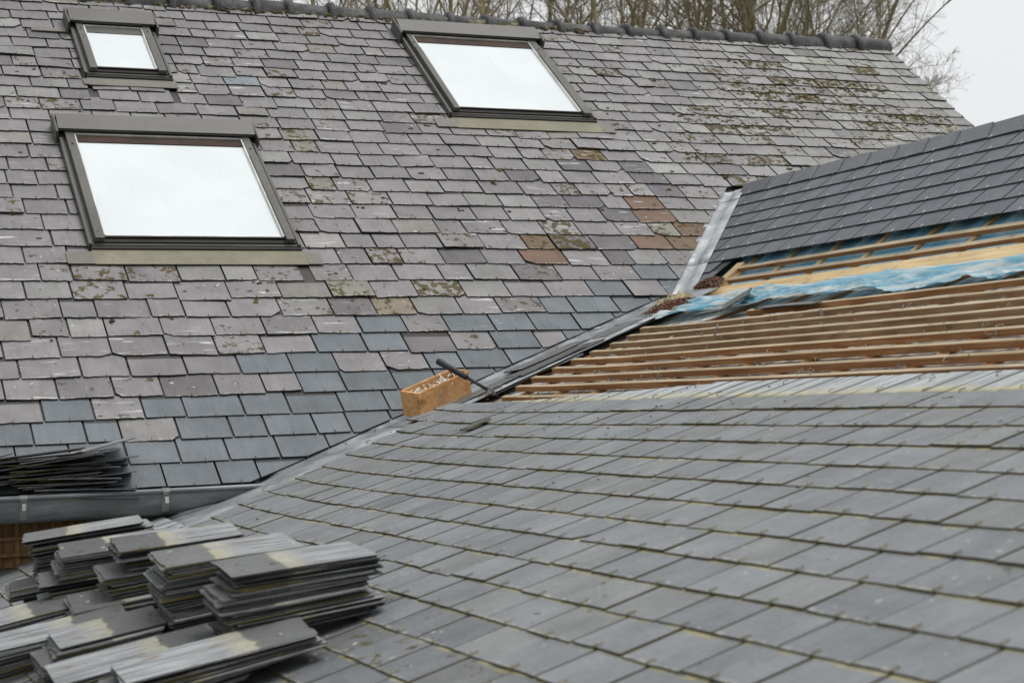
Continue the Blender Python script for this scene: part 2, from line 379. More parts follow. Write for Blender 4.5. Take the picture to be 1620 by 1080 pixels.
# ------------------------------------------------------------------ main house
house = empty('house', (4.0, 9.0, -4.6), 'old house with a weathered purple grey slate roof and three roof windows', 'house')
UR = 3.86                                  # ridge
XV = 9.05                                  # verge
UE = -1.62                                 # eave
WIN = [  # s0, s1, u0, u1, name label, glass (s0,s1,u0,u1)
    (1.65, 2.87, 0.455, 1.86, 'large lower left roof window with a wide tan apron', (1.75, 2.775, 0.525, 1.60)),
    (4.385, 5.52, 2.20, 3.56, 'large roof window close under the ridge', (4.475, 5.415, 2.27, 3.29)),
    (1.935, 2.51, 2.56, 3.41, 'small roof window at the upper left', (2.03, 2.41, 2.63, 3.15)),
]
rg = random.Random(5)
BLUE = [(0.0, -1.0), (1.01, -1.03), (1.24, -0.88), (1.55, -0.87), (2.19, -0.71), (2.45, -0.61), (2.85, -0.29), (3.3, -0.27), (3.52, -0.18), (3.99, -0.22), (4.34, 0.08), (4.83, 0.32), (5.25, 0.25), (5.47, 0.42), (5.6, 0.3), (9, -5)]
def blue_line(s):
    for a, b in zip(BLUE, BLUE[1:]):
        if a[0] <= s <= b[0]: return a[1] + (b[1] - a[1]) * (s - a[0]) / (b[0] - a[0])
    return -9
RUST = [(4.41, .56, 'm'), (4.32, .38, 'r'), (5.52, 1.07, 'r'), (5.42, .93, 'r'), (5.56, .91, 'r'), (5.70, .82, 'm'), (5.35, .53, 'r'), (3.25, -.11, 'o'), (5.48, .5, 'm'), (5.46, .67, 'g'),
        (5.17, 1.52, 'd'), (5.12, 1.08, 'd'), (5.19, .92, 'd'), (5.01, .38, 'd'), (5.56, 1.6, 'd'), (5.52, 1.34, 'd'), (5.66, 1.2, 'd'),
        (3.28, 1.88, 'g'), (3.30, 1.76, 'g'), (3.04, .5, 'p'), (3.16, .03, 'g'), (3.01, .05, 'g'), (5.4, 1.68, 'm'), (3.18, 1.2, 'g'), (2.93, 2.65, 'b')]
SPEC = dict(r=(0.108, 0.066, 0.045), m=(0.092, 0.062, 0.038), o=(0.145, 0.124, 0.094), d=(0.085, 0.08, 0.085), g=(0.140, 0.137, 0.118), p=(0.20, 0.185, 0.18), b=(0.13, 0.155, 0.165))
MOSS = [(8.06, 3.02), (7.65, 2.75), (7.44, 2.84), (7.23, 2.5), (7.94, 2.65), (8.62, 2.5), (7.23, 2.82), (8.07, 2.33), (8.49, 2.49), (7.85, 3.0), (8.25, 2.98), (7.5, 3.3), (6.6, 2.4), (6.9, 2.2), (6.2, 1.75)]
used = set()
roof = Field(fm); blue_hooks = []
u = UE; ci = 0
while u < UR - 0.02:
    g = 0.175 if u < 0.3 else 0.175 - 0.032 * min(1, (u - 0.3) / 2.2)
    wid = 0.275 if u < 0.3 else 0.275 - 0.040 * min(1, (u - 0.3) / 2.6)
    s = -0.9 + (ci % 2) * wid / 2 + rg.uniform(-.02, .02)
    while s < XV:
        wv = wid * rg.uniform(0.86, 1.10) if rg.random() < .85 else wid * rg.uniform(.6, .75)
        sc = s + wv / 2; isb = u + g * .5 < blue_line(sc) + rg.choice((-.42, -.26, -.16, -.05, -.02, .02, .12))
        tail = u + (rg.gauss(0, 0.004) if not isb else rg.gauss(0, 0.0015))
        if not isb and rg.random() < .018: tail -= rg.uniform(.012, .03)
        L = 2.25 * g
        rag = 0.0036 if not isb else 0.0010
        pl = [(sc + x, tail + y) for x, y in slate_outline(rg, wv - 0.008 - rg.random() * .006, L, rag, 0.0 if isb else 0.2)]
        um = u + g * .5
        # valley and wing ridge
        if um < 0:
            k = sM / math.tan(PL); pl = clip(pl, 1, -k, P0.x - 0.075)
        elif um < 1.30:
            pl = clip(pl, 1, -cM, P0.x - 0.075)
        pl = clip(pl, 1, 0, XV + rg.uniform(-.004, .004)); pl = clip(pl, 0, 1, UR)
        for (a0, a1, b0, b1, _, _) in WIN:
            if u + L > b0 and u < b1 + .01 and sc + wv / 2 > a0 - .01 and sc - wv / 2 < a1 + .02:
                inside = u < b1 - .09 and u + g > b0 - .02
                if sc < a0 or (inside and sc - wv / 2 < a0 - .012 and sc < (a0 + a1) / 2): pl = clip(pl, 1, 0, a0 - .002 - rg.random() * .006)
                elif sc > a1 - .01 or (inside and sc + wv / 2 > a1 + .012): pl = clip(pl, -1, 0, -(a1 + .003 + rg.random() * .010))
                elif u > b1 - .09: pl = clip(pl, 0, -1, -(b1 + .012))
                else: pl = clip(pl, 0, 1, b0 + .02)
        if len(pl) >= 3:
            t = rg.uniform(.0065, .0085) if isb else rg.uniform(.0065, .011)
            n_t = 0.0235 + rg.uniform(0, .004) + (rg.uniform(.002, .008) if (not isb and rg.random() < .08) else 0)
            tw = rg.gauss(0, .012 if not isb else .004)
            lich = max(0, rg.gauss(0.30, .30)); sp = None
            for q, (a, b, c_) in enumerate(RUST):
                if q not in used and abs(a - sc) < wv * .55 and 0 <= b - u < g: sp = c_; used.add(q)
            for (a, b) in MOSS:
                d = math.hypot((a - sc) / .30, (b - um) / .16)
                if d < 1.2: lich = max(lich, 1.0 - .62 * d)
            right_ = min(1, max(0, (sc - 4.5) / 4))
            br = rg.uniform(.88, 1.12)
            if isb:
                tint = tuple(x * br for x in (0.093, 0.105, 0.115)); lich *= .12
            else:
                base = (0.143, 0.135, 0.139)
                k = rg.random()
                if k < .14: base = (0.160, 0.157, 0.155)
                elif k < .17: base = (0.145, 0.140, 0.129)
                elif k < .24: base = (0.098, 0.092, 0.096)
                base = tuple(x * (1 + .20 * right_) for x in base)
                base = (base[0], base[1] * (1 + .04 * right_), base[2] * (1 - .01 * right_))
                tint = tuple(x * br for x in base); lich += .18 * right_
            if sp: tint = SPEC[sp]; lich = .75 if sp in 'mgo' else .35
            roof.add(pl, sc, tail, t, lambda x, y, sc=sc, tail=tail, n_t=n_t, tw=tw, L=L: n_t - (y - tail) / L * (n_t - .004) + (x - sc) * tw, tint, (rg.random(), min(1.2, lich), 0.0))
            if len(pl) > 4: blue_hooks.append((sc, tail, isb, n_t))
        s += wv
    u += g; ci += 1
roof.build('slate_roof', MAT['slate'], house)
# boarding under the slates, the hidden back slope, verge strip and the walls
mb = MB()
def main_under(mb):
    us = [UE + .02, -1.2, -.8, -.4, 0]
    for a, b in zip(us, us[1:]): mb.poly([fm(-.9, a, -.012), fm(vLs(a), a, -.012), fm(vLs(b), b, -.012), fm(-.9, b, -.012)])
    mb.poly([fm(-.9, 0, -.012), fm(vUs(0), 0, -.012), fm(vUs(1.27), 1.27, -.012), fm(-.9, 1.27, -.012)])
    mb.poly([fm(-.9, 1.27, -.012), fm(XV - .02, 1.27, -.012), fm(XV - .02, UR, -.012), fm(-.9, UR, -.012)])
    yr = fm(0, UR).y; zr = fm(0, UR).z - .02
    mb.poly([(-.9, yr, zr), (XV - .02, yr, zr), (XV - .02, yr + 5.4, zr - 4.2), (-.9, yr + 5.4, zr - 4.2)])
main_under(mb); mb.build('roof_boarding', MAT['felt'], house)
mb = MB(); ye = 8.22; zt = fm(0, -1.45).z - .03
yr = fm(0, UR).y; zr = fm(0, UR).z - .06
mb.box((-.88, ye, -4.6), (9.6, 0, 0), (0, .35, 0), (0, zt + 4.6, 0) if False else (0, 0, zt + 4.6))
# gable wall at the right end
x0, x1 = XV - .42, XV - .06
g0 = [(x0, ye + .4, -4.6), (x0, yr + 4.0, -4.6), (x0, yr + 4.0, zr - 3.15), (x0, yr, zr), (x0, ye + .4, zr - (yr - ye - .4) * math.tan(PM))]
g1 = [(x1,) + p[1:] for p in g0]
mb.poly(g0[::-1]); mb.poly(g1)
for i in range(5): j = (i + 1) % 5; mb.poly([g0[i], g0[j], g1[j], g1[i]])
mb.build('wall', MAT['wall'], house)
# ridge tiles: one mesh each, half round with a roll at the joint
RX = [-.17, .15, .47, .79, 1.11, 1.43, 1.75, 2.07, 2.39, 2.71, 3.04, 3.34, 3.60, 3.93, 4.25, 4.57, 4.90, 5.21, 5.52, 5.83, 6.15, 6.46, 6.78, 7.08, 7.39, 7.71, 8.03, 8.37, 8.70, 9.06]
yr = fm(0, UR).y; zr = fm(0, UR).z
def sag(x): return -0.045 * math.sin(math.pi * min(1, max(0, (x - 2.6) / 6.4)))
for i, (a, b) in enumerate(zip(RX, RX[1:])):
    mb = MB(); rings = []
    prof = [(a, .116, 0), (a + .012, .132, 0), (a + .044, .134, 0), (a + .058, .110, 0), (b - .05, .101, 0), (b + .004, .099, 0)]
    dz = rg.uniform(-.006, .006); tl = rg.uniform(-.02, .02)
    for x, r, _ in prof:
        ring = []
        for k in range(11):
            th = math.pi * (k / 10 * 1.16 - .08)
            ring.append(mb.bm.verts.new((x, yr + r * math.cos(th) * 1.02, zr - .030 + dz + sag(x) + tl * (x - a) + r * math.sin(th))))
        rings.append(ring)
    for p, q in zip(rings, rings[1:]):
        for k in range(10):
            f = mb.bm.faces.new((p[k], q[k], q[k + 1], p[k + 1])); f.smooth = True
    mb.bm.faces.new(rings[0]); mb.bm.faces.new(rings[-1][::-1])
    mb.build('ridge_tile', MAT['ridge'], house)
# mossy bedding under the ridge tiles
mb = MB(); r2 = random.Random(3); x = 1.5; prev = None
while x < 9.0:
    amp = 1.0 if x < 5.9 else .35
    pts = [fm(x, UR - .10 - amp * r2.uniform(.0, .045), .02), fm(x, UR - .07, .03 + amp * r2.uniform(0, .025)), fm(x, UR - .01, .055 + sag(x))]
    vs_ = [mb.bm.verts.new(p) for p in pts]
    if prev:
        for k in (0, 1):
            f = mb.bm.faces.new((prev[k], vs_[k], vs_[k + 1], prev[k + 1])); f.smooth = True
    prev = vs_; x += r2.uniform(.012, .03)
for _ in range(260):                                 # moss tufts
    x = r2.uniform(2.6, 6.1) if r2.random() < .85 else r2.uniform(6, 9)
    p = fm(x, UR - .085 - abs(r2.gauss(0, .03)), .03); r_ = r2.uniform(.006, .02)
    bmesh.ops.create_icosphere(mb.bm, subdivisions=1, radius=r_, matrix=Matrix.Translation(p) @ Matrix.Diagonal((1.5, 1, .7, 1)))
mb.build('mossy_mortar', MAT['mortar'], house)

# raised moss in cushions on the old slates
mb = MB(); r3 = random.Random(41)
for q in range(560):
    if r3.random() < .6:
        a, b = r3.choice(MOSS); s_, u_ = a + r3.gauss(0, .17), b + r3.gauss(0, .07)
    else: s_, u_ = r3.uniform(.6, 8.9), r3.uniform(-.6, 3.7)
    if s_ > XV - .05 or u_ < blue_line(s_) + .1 or u_ > UR - .1 or (u_ < 1.3 and s_ > vUs(u_) - .2) or any(a0 - .05 < s_ < a1 + .05 and b0 - .25 < u_ < b1 + .05 for a0, a1, b0, b1, _, _ in WIN): continue
    for k in range(r3.randrange(1, 5)):
        bmesh.ops.create_icosphere(mb.bm, subdivisions=1, radius=r3.uniform(.004, .012), matrix=Matrix.Translation(fm(s_ + r3.gauss(0, .012), u_ + r3.gauss(0, .008), .021)) @ Matrix.Rotation(PM, 4, 'X') @ Matrix.Diagonal((1.5, 1.1, .6, 1)))
MAT['moss'] = plain_material('dry_moss', (.035, .028, .012), (.11, .092, .04), 40, .95, .05, 0, .01)
tag(mb.build('moss', MAT['moss'], house), kind='stuff')
# roof windows
for (s0, s1, u0, u1, lab, G) in WIN:
    gs0, gs1, gu0, gu1 = G
    mb = MB(); small = s1 - s0 < .8
    jt = u1 - .40 if not small else u1 - .33
    ring = [[], []]                                   # closed kerb
    for n_, q in ((-.01, 0), (.048, 1)):
        ring[q] = [[mb.bm.verts.new(fm(x, y, n_)) for x, y in r_] for r_ in (((s0, u0), (s1, u0), (s1, u1 - .02), (s0, u1 - .02)), ((gs0 - .03, gu0 - .02), (gs1 + .03, gu0 - .02), (gs1 + .03, u1 - .08), (gs0 - .03, u1 - .08)))]
    for i in range(4):
        j = (i + 1) % 4
        mb.bm.faces.new((ring[1][0][i], ring[1][0][j], ring[1][1][j], ring[1][1][i])); mb.bm.faces.new((ring[0][0][j], ring[0][0][i], ring[0][1][i], ring[0][1][j]))
        mb.bm.faces.new((ring[0][0][i], ring[0][0][j], ring[1][0][j], ring[1][0][i])); mb.bm.faces.new((ring[0][1][j], ring[0][1][i], ring[1][1][i], ring[1][1][j]))
    wn = mb.build('roof_window', MAT['cover'], house); tag(wn, lab)
    for sg, e, gi in ((1, s0, gs0), (-1, s1, gs1)):
        mb = MB(); a, b = e + sg * .034, gi - sg * .012
        fbox(mb, fm, min(a, b), max(a, b), jt, u1 - .05, .02, .080, .003)
        fbox(mb, fm, min(a, b) + .0006, max(a, b) + .0006, u0 + .02, jt + .004, .021, .086, .003)
        for q in (jt - .05, jt + .09, u0 + .09, u0 + .24, u0 + .5):
            if q < u1 - .2: mb.tube([fm((a + b) / 2, q, .078), fm((a + b) / 2, q, .0878)], .006, 8)
        a, b = e - sg * .002, e + sg * .016
        fbox(mb, fm, min(a, b), max(a, b), u0 - .002, u1 - .2, -.008, .060, .002)
        mb.build('side_cover', MAT['cover'], wn)
    mb = MB()                                         # stepped dark sill at the bottom
    fbox(mb, fm, s0 + .012, s1 + .004, u0 - .030, u0 + .016, -.01, .044, .003)
    fbox(mb, fm, s0 + .03, s1 - .02, u0 + .0165, u0 + .05, -.01, .058, .003)
    fbox(mb, fm, gs0 - .02, gs1 + .02, u0 + .0505, gu0 - .006, -.01, .071, .003)
    mb.build('sill', MAT['dark_metal'], wn)
    mb = MB()                                         # hood with end plates
    O = [(u1 - .16, .082), (u1 - .165, .104), (u1 - .02, .128), (u1, .07), (u1 + .01, .0)]
    lo_, hi_ = s0 - .006, s1 + .004
    A = [fm(lo_, q, n) for q, n in O]; B = [fm(hi_, q, n) for q, n in O]
    mb.poly(A); mb.poly(B[::-1])
    for i in range(5): j = (i + 1) % 5; mb.poly([A[j], A[i], B[i], B[j]])
    for a, b in ((s0 - .026, s0 - .012), (s1 + .010, s1 + .022)):
        fbox(mb, fm, a, b, u1 - .22, u1 + .004, -.01, .115 if a < s0 else .108, .002)
    mb.build('hood', MAT['hood'], wn)
    mb = MB(); fbox(mb, fm, gs0 - .01, gs1 + .01, gu0 - .004, u1 - .12, .02, .056)
    mb.build('glass', MAT['glass'], wn)
    mb = MB()
    fbox(mb, fm, gs0 - .011, gs1 + .011, gu1 + .006, u1 - .165, .03, .063, .002)
    mb.build('sash', MAT['sash'] if not small else MAT['hood'], wn)
    mb = MB()
    for a, b in ((gs0 - .0115, gs0 - .002), (gs1 + .002, gs1 + .0115)):
        fbox(mb, fm, a, b, gu0 - .003, u1 - .166, .03, .0745, .001)
    fbox(mb, fm, gs0, gs1, gu0 - .0045, gu0 + .010, .03, .0655, .001)
    fbox(mb, fm, gs0, gs1, u1 - .176, u1 - .168, .03, .075, .001)
    mb.build('trim', MAT['trim'], wn)
    mb = MB(); d = .17 if not small else .125
    for (a, b, m_) in ((s0 + .012, s1 + .012, 0),):
        A = [fm(a, u0 - d, .031), fm(b, u0 - d, .031), fm(b + .002, u0 - .012, .034), fm(a - .002, u0 - .012, .034)]
        Bq = [p - Vector((0, -sM, cM)) * .004 for p in A]
        mb.poly(A)
        for i in range(4): j = (i + 1) % 4; mb.poly([A[j], A[i], Bq[i], Bq[j]])
    mb.build('apron', MAT['apron'] if not small else MAT['apron_end'], wn)
    ext = .135 if not small else .02
    for a, b in ((s0 - ext, s0 + .0115), (s1 + .0125, s1 + .105 if not small else s1 + .02)):
        mb = MB(); fbox(mb, fm, a, b, u0 - d + .002, u0 - .045, .028, .0335); mb.build('flashing_end', MAT['apron_end'], wn)
    if small:
        mb = MB(); fbox(mb, fm, s0 - .26, s0 - .03, u1 - .21, u1 - .16, .028, .034); mb.build('flashing_end', MAT['apron_end'], wn)

# gutter, mitred where the wing roof rises through it
gy, gz = 7.975, -.385
XE = 2.25
mb = MB(); N = 12; cols = []
xs = [-.9 + (XE + .9) * i / 60 for i in range(61)]
def prof(k, inner):
    th = math.pi * k / N; ry, rz = (.080, .112) if not inner else (.077, .109)
    return -ry * math.cos(th), -rz * math.sin(th) * (1 if True else 1)
def gut_x(dz): return XE - min(.62, abs(dz) * 5.0)          # lower the profile point, the earlier it is cut off
grid = []
for i in range(41):
    f_ = i / 40; row = []
    for k in range(N + 1):
        dy, dz = prof(k, False); xe = gut_x(dz)
        row.append((-.9 + (xe + .9) * f_, gy + dy, gz + dz))
    grid.append(row)
vo = [[mb.bm.verts.new(p) for p in row] for row in grid]
vi = [[mb.bm.verts.new((p[0], gy + (p[1] - gy) * .96, gz + (p[2] - gz) * .965)) for p in row] for row in grid]
for A, sgn in ((vo, 1), (vi, -1)):
    for i in range(40):
        for k in range(N):
            q = (A[i][k], A[i + 1][k], A[i + 1][k + 1], A[i][k + 1])
            f = mb.bm.faces.new(q if sgn > 0 else q[::-1]); f.smooth = True
for k in range(N): mb.bm.faces.new((vo[40][k], vi[40][k], vi[40][k + 1], vo[40][k + 1]))
mb.tube([(-.9, gy - .082, gz + .004), (XE - .12, gy - .082, gz + .004), (XE + .015, gy - .080, gz + .002)], [.0125, .0125, .009], 10)
gut = mb.build('gutter', MAT['zinc'], house)
for bx in (1.02, 1.66):
    mb = MB(); ring = []
    for k in range(0, 7):
        th = math.pi * k / N - .12
        ring.append(((gy - .0835 * math.cos(th)), gz - .1155 * math.sin(th)))
    pts = [(gy - .06, gz + .012), (gy - .075, gz + .019), (gy - .092, gz + .016), (gy - .0975, gz + .002)] + ring[1:5]
    for (a, b), (c_, d_) in zip(pts, pts[1:]):
        mb.poly([(bx, a, b), (bx + .034, a, b), (bx + .034, c_, d_), (bx, c_, d_)][::-1])
    r = bmesh.ops.solidify(mb.bm, geom=mb.bm.faces[:], thickness=.003)
    mb.box((bx + .008, gy - .0985, gz - .052), (.018, 0, 0), (0, .012, 0), (0, 0, .030), .002)
    mb.build('gutter_bracket', MAT['bracket'], gut)
# slate hooks at the tails (short bent wires): the nearest hundred one by one, the rest as one part
def hook_mesh(mb, F, s, u, n, big=1.0):
    r = .0017 * big
    mb.tube([F(s, u + .020, n + .003), F(s, u - .003, n + .004), F(s, u - .006, n - .002), F(s, u + .004, n - .010)], r, 5)
def hooks(lst, F, parent, mat, big=1.0):
    lst = sorted(lst, key=lambda h: F(h[0], h[1]).length)
    rest = MB()
    for q, h in enumerate(lst):
        if q < 100:
            mb = MB(); hook_mesh(mb, F, h[0], h[1], h[2], big); mb.build('slate_hook', mat, parent)
        else: hook_mesh(rest, F, h[0], h[1], h[2], big)
    if len(lst) > 100: tag(rest.build('slate_hooks', mat, parent), kind='stuff')
hooks([(s, t, n) for s, t, b, n in blue_hooks if 0.5 < s], fm, house, MAT['hook_dull'], 1.25)

# ------------------------------------------------------------------ the wing in front
wing = empty('house_extension', (3.0, 4.5, -4.6), 'lower wing with a half stripped slate roof, bare battens and torn blue membrane', 'house')
YN = -1.2                                   # near gable
UEL = -5.05
def lift(y, u):                             # the slating sweeps up a little towards the valley
    d = max(0, min(1, 1 - (vLy(u) - y) / 1.3)); return .036 * d * d
low = Field(fl); rg = random.Random(11); low_hooks = []
U_TOP = -2.23; G_L = .155; W_L = .245
for c in range(20):
    ut = U_TOP - G_L * c
    if ut < UEL: break
    y = YN + (c % 2) * W_L / 2
    while y < 9.2:
        wv = W_L * rg.uniform(.985, 1.015); yc = y + wv / 2
        if yc < max(8.3, vLy(ut) + .3):
            tail = ut + rg.gauss(0, .0022); L = .365
            pl = [(yc + a, tail + b) for a, b in slate_outline(rg, wv - .0085 - rg.random() * .005, L, .0016, .02)]
            k = sL / math.tan(PM); pl = clip(clip(pl, 1, -k, P0.y - (.42 if ut < -2.5 else .24)) if ut > -3.95 else pl, 1, 0, 8.10); pl = clip(pl, .115, 1, -1.895 + .115 * 6.0) if yc > 6 else pl
            t = rg.uniform(.0055, .0075); n_t = .016 + rg.uniform(0, .003) + (rg.uniform(.002, .004) if rg.random() < .04 else 0); tw = rg.gauss(0, .005)
            br = rg.uniform(.92, 1.08); k = rg.random()
            base = (.132, .139, .145) if k < .6 else ((.131, .137, .137) if k < .85 else (.119, .127, .135))
            lich = max(0, rg.gauss(.14, .14)); dk = .78 if yc < 4.9 and ut < -3.75 - rg.random() * .3 else 1  # near the stacks: grime, plus stack shade painted into the tint
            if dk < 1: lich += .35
            if len(pl) >= 3:
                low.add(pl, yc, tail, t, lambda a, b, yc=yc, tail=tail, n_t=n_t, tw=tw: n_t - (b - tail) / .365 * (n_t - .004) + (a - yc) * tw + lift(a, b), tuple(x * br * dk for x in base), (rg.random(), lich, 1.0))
                if pl and max(p[0] for p in pl) - min(p[0] for p in pl) > .15: low_hooks.append((yc, tail, n_t + lift(yc, tail)))
        y += wv
low.build('lower_slate_roof', MAT['slate'], wing)
for q in range(28):                          # hooks left standing on the bared heads of the top course
    y_ = 8.0 - q * W_L
    if y_ < 7.3 and rg.random() < .75: low_hooks.append((y_ + rg.uniform(-.03, .03), -2.07 + rg.uniform(-.02, .02), .015))
    if y_ < 6.6 and rg.random() < .55: low_hooks.append((y_ + rg.uniform(-.1, .1), -1.95 + rg.uniform(-.03, .03), .012))
hooks([h for h in low_hooks if h[0] > 1.3], fl, wing, MAT['hook_dull'], 1.15)
# steep upper part, freshly slated
top = Field(fu); U_B = .298; top_hooks = []
UW = 1.27
c = 0; ut = U_B
while ut < UW - .03:
    y = YN + (c % 2) * .125
    while y < 10.4:
        yc = y + .125
        pl = [(yc + a, ut + b) for a, b in slate_outline(rg, .2405, .33, .0004, 0)]
        pl = clip(pl, 1, -cM, P0.y - .155); pl = clip(pl, 0, 1, UW - .01)
        n_t = .022 + rg.uniform(0, .0015); br = rg.uniform(.93, 1.07)
        if len(pl) >= 3:
            top.add(pl, yc, ut, .0055, lambda a, b, ut=ut, n_t=n_t: n_t - (b - ut) / .33 * (n_t - .004) + .002, tuple(x * br for x in (.086, .092, .103)), (rg.random(), 0.0, 0.0))
            if len(pl) > 3: top_hooks.append((yc, ut, n_t + .002))
        y += .25
    ut += .142; c += 1
# the odd slates that run further down along the valley
for (yc, ut) in ((9.32 - .02, .183), (9.2, .04)):
    pl = [(yc - .125, ut), (yc + .125, ut), (yc + .125, ut + .33), (yc - .125, ut + .33)]
    pl = clip(pl, 1, -cM, P0.y - .155)
    if ut < .1: pl = clip(pl, -1, 0, -9.06)
    if len(pl) >= 3: top.add(pl, yc, ut, .0055, lambda a, b, ut=ut: .024 - (b - ut) / .33 * .02, (.086, .092, .103), (rg.random(), 0.0, 0.0))
top.build('upper_slate_roof', MAT['slate'], wing)
hooks(top_hooks, fu, wing, MAT['hook'], 1.2)
# ridge of the wing: overlapping cut slates
yb = 10.08
while yb > YN:
    mb = MB(); y0_, y1_ = yb - .315, yb + .03
    A = [fu(y0_ - .03, UW - .118, .031), fu(y1_ - .03, UW - .118, .024), fu(y1_ + .02, UW + .015, .040), fu(y0_ + .02, UW + .015, .049)]
    Bq = [p - Vector((-sM, 0, cM)) * .007 for p in A]
    mb.poly(A); mb.poly(Bq[::-1])
    for i in range(4): j = (i + 1) % 4; mb.poly([A[j], A[i], Bq[i], Bq[j]])
    mb.build('ridge_slate', NT and MAT['ridge_slate'] if 'ridge_slate' in MAT else MAT.setdefault('ridge_slate', plain_material('ridge_slate', (.062, .066, .074), (.088, .093, .103), 9, .45, .45, 0, .003)), wing)
    yb -= .285
# under-sheets: blue felt below the steep part, dusty boards below the battens, hidden back slope and walls
mb = MB()
for k in range(24):
    ya, yb_ = YN + (P0.y - YN) * k / 24, YN + (P0.y - YN) * (k + 1) / 24
    for j in range(8):
        ua, ub = -.02 + UW * j / 8, -.02 + UW * (j + 1) / 8
        q = [(ya, ua), (yb_, ua), (yb_, ub), (ya, ub)]
        pts = [fu(y_ + (0 if k < 23 or y_ < yb_ else cM * max(0, u_)), u_, -.040 + .004 * math.sin(y_ * 9) * math.sin(u_ * 11)) for y_, u_ in q]
        mb.poly(pts)
mb.build('underlay', MAT['blue'], wing)
mb = MB()
for k in range(40):
    for j in range(20):
        ua, ub = UEL + (0 - UEL) * j / 20, UEL + (0 - UEL) * (j + 1) / 20
        pts = []
        for (a, u_) in ((k / 40, ua), ((k + 1) / 40, ua), ((k + 1) / 40, ub), (k / 40, ub)):
            pts.append(fl(YN + (vLy(u_) - YN) * a, u_, -.034))
        mb.poly(pts)
mb.build('dusty_boarding', MAT['grime'], wing)
mb = MB(); xr = fu(0, UW).x; zr_ = fu(0, UW).z
mb.poly([(xr, YN, zr_ - .01), (xr + 4.2, YN, zr_ - 3.3), (xr + 4.2, 13, zr_ - 3.3), (xr, 10.35, zr_ - .01)])
mb.build('back_slope', MAT['felt'], wing)
mb = MB(); xe, ze = fl(0, UEL).x, fl(0, UEL).z
mb.box((xe + .25, YN + .1, -4.6), (.3, 0, 0), (0, 9.2 - YN, 0), (0, 0, ze + 4.6))
gp = [(xe + .56, -4.6), (xr + 3.9, -4.6), (xr + 3.9, zr_ - 3.15), (xr, zr_ - .1), (P0.x, P0.z - .12), (xe + .56, ze)]
A = [(a, YN + .05, b) for a, b in gp]; Bq = [(a, YN + .35, b) for a, b in gp]
mb.poly(A); mb.poly(Bq[::-1])
for i in range(6): j = (i + 1) % 6; mb.poly([A[j], A[i], Bq[i], Bq[j]])
mb.build('wall', MAT['wall'], wing)
# battens of the shallow part; each starts at its own place beside the valley
rb = random.Random(8)
def batten(F, ya, yb, u_top, name='batten', mat='lath', wdt=.046, th=.025, n0=-.021, wob=.003):
    mb = MB(); k = 30
    yy = [ya + (yb - ya) * i / k for i in range(k + 1)]
    rings = []
    w1, w2 = rb.uniform(0, 6), rb.uniform(0, 6)
    for y_ in yy:
        du = wob * math.sin(y_ * 1.1 + w1) + wob * .5 * math.sin(y_ * 2.7 + w2); dn = .001 * math.sin(y_ * 1.7 + w2)
        lf = lift(y_, u_top) * .8 if F is fl else 0
        rings.append([mb.bm.verts.new(F(y_, u_top + du + a, n0 + dn + lf + b)) for a, b in ((-wdt, 0), (-wdt, th - .002), (-wdt + .002, th), (-.002, th), (0, th - .002), (0, 0))])
    for p, q in zip(rings, rings[1:]):
        for i in range(6): j = (i + 1) % 6; mb.bm.faces.new((p[i], q[i], q[j], p[j]))
    mb.bm.faces.new(rings[0]); mb.bm.faces.new(rings[-1][::-1])
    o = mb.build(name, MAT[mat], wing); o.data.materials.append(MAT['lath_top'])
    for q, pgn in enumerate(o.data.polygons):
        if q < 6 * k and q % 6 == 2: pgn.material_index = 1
    return o
BT = [(-.645, 7.5, 'lath'), (-.81, 8.36, 'lath_grey'), (-.955, 8.25, 'lath_grey'), (-1.095, 8.2, 'lath_grey'), (-1.228, 8.19, 'lath_grey'), (-1.360, 8.16, 'lath'), (-1.508, 8.1, 'lath'), (-1.658, 8.05, 'lath'), (-1.80, 7.95, 'lath'), (-1.95, 7.8, 'lath')]
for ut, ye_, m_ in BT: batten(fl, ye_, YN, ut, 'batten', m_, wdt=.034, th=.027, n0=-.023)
for q in range(22):                          # counter battens carrying them
    y_ = 8.3 - q * .43 + rb.uniform(-.02, .02)
    ua = max(-2.1, (y_ + .28 - P0.y) / (sL / math.tan(PM)) if y_ > 8.0 else -2.1)
    mb = MB(); fbox(mb, fl, y_ - .025, y_ + .025, -2.15, -.3 if y_ < 8.2 else -.7, -.0335, -.0232)
    mb.build('counter_batten', MAT['lath'], wing)
# steep part: two battens, short rafters and the pale board at the change of pitch
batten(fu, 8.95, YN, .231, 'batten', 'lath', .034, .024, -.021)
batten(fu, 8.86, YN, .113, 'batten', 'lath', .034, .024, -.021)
mb = MB(); k = 20; rings = []
for i in range(k + 1):
    y_ = 9.12 + (YN - 9.12) * i / k; d = .004 * math.sin(y_ * 1.3)
    rings.append([mb.bm.verts.new(fu(y_, a + d, b)) for a, b in ((-.100, -.030), (-.103, -.006), (.022, .004), (.025, -.022))])
for p, q in zip(rings, rings[1:]):
    for i in range(4): j = (i + 1) % 4; mb.bm.faces.new((p[i], q[i], q[j], p[j]))
mb.bm.faces.new(rings[0]); mb.bm.faces.new(rings[-1][::-1])
mb.build('board', MAT['board'], wing)
for q in range(20):
    y_ = 8.9 - q * .44
    mb = MB(); fbox(mb, fu, y_ - .017, y_ + .017, -.01, .40, -.050, -.0225, .002)
    mb.build('rafter', MAT['rafter'], wing)
mb = MB(); fbox(mb, fu, 8.90, 8.98, .03, .27, -.05, .004, .003); mb.build('rafter', MAT['rafter'], wing)
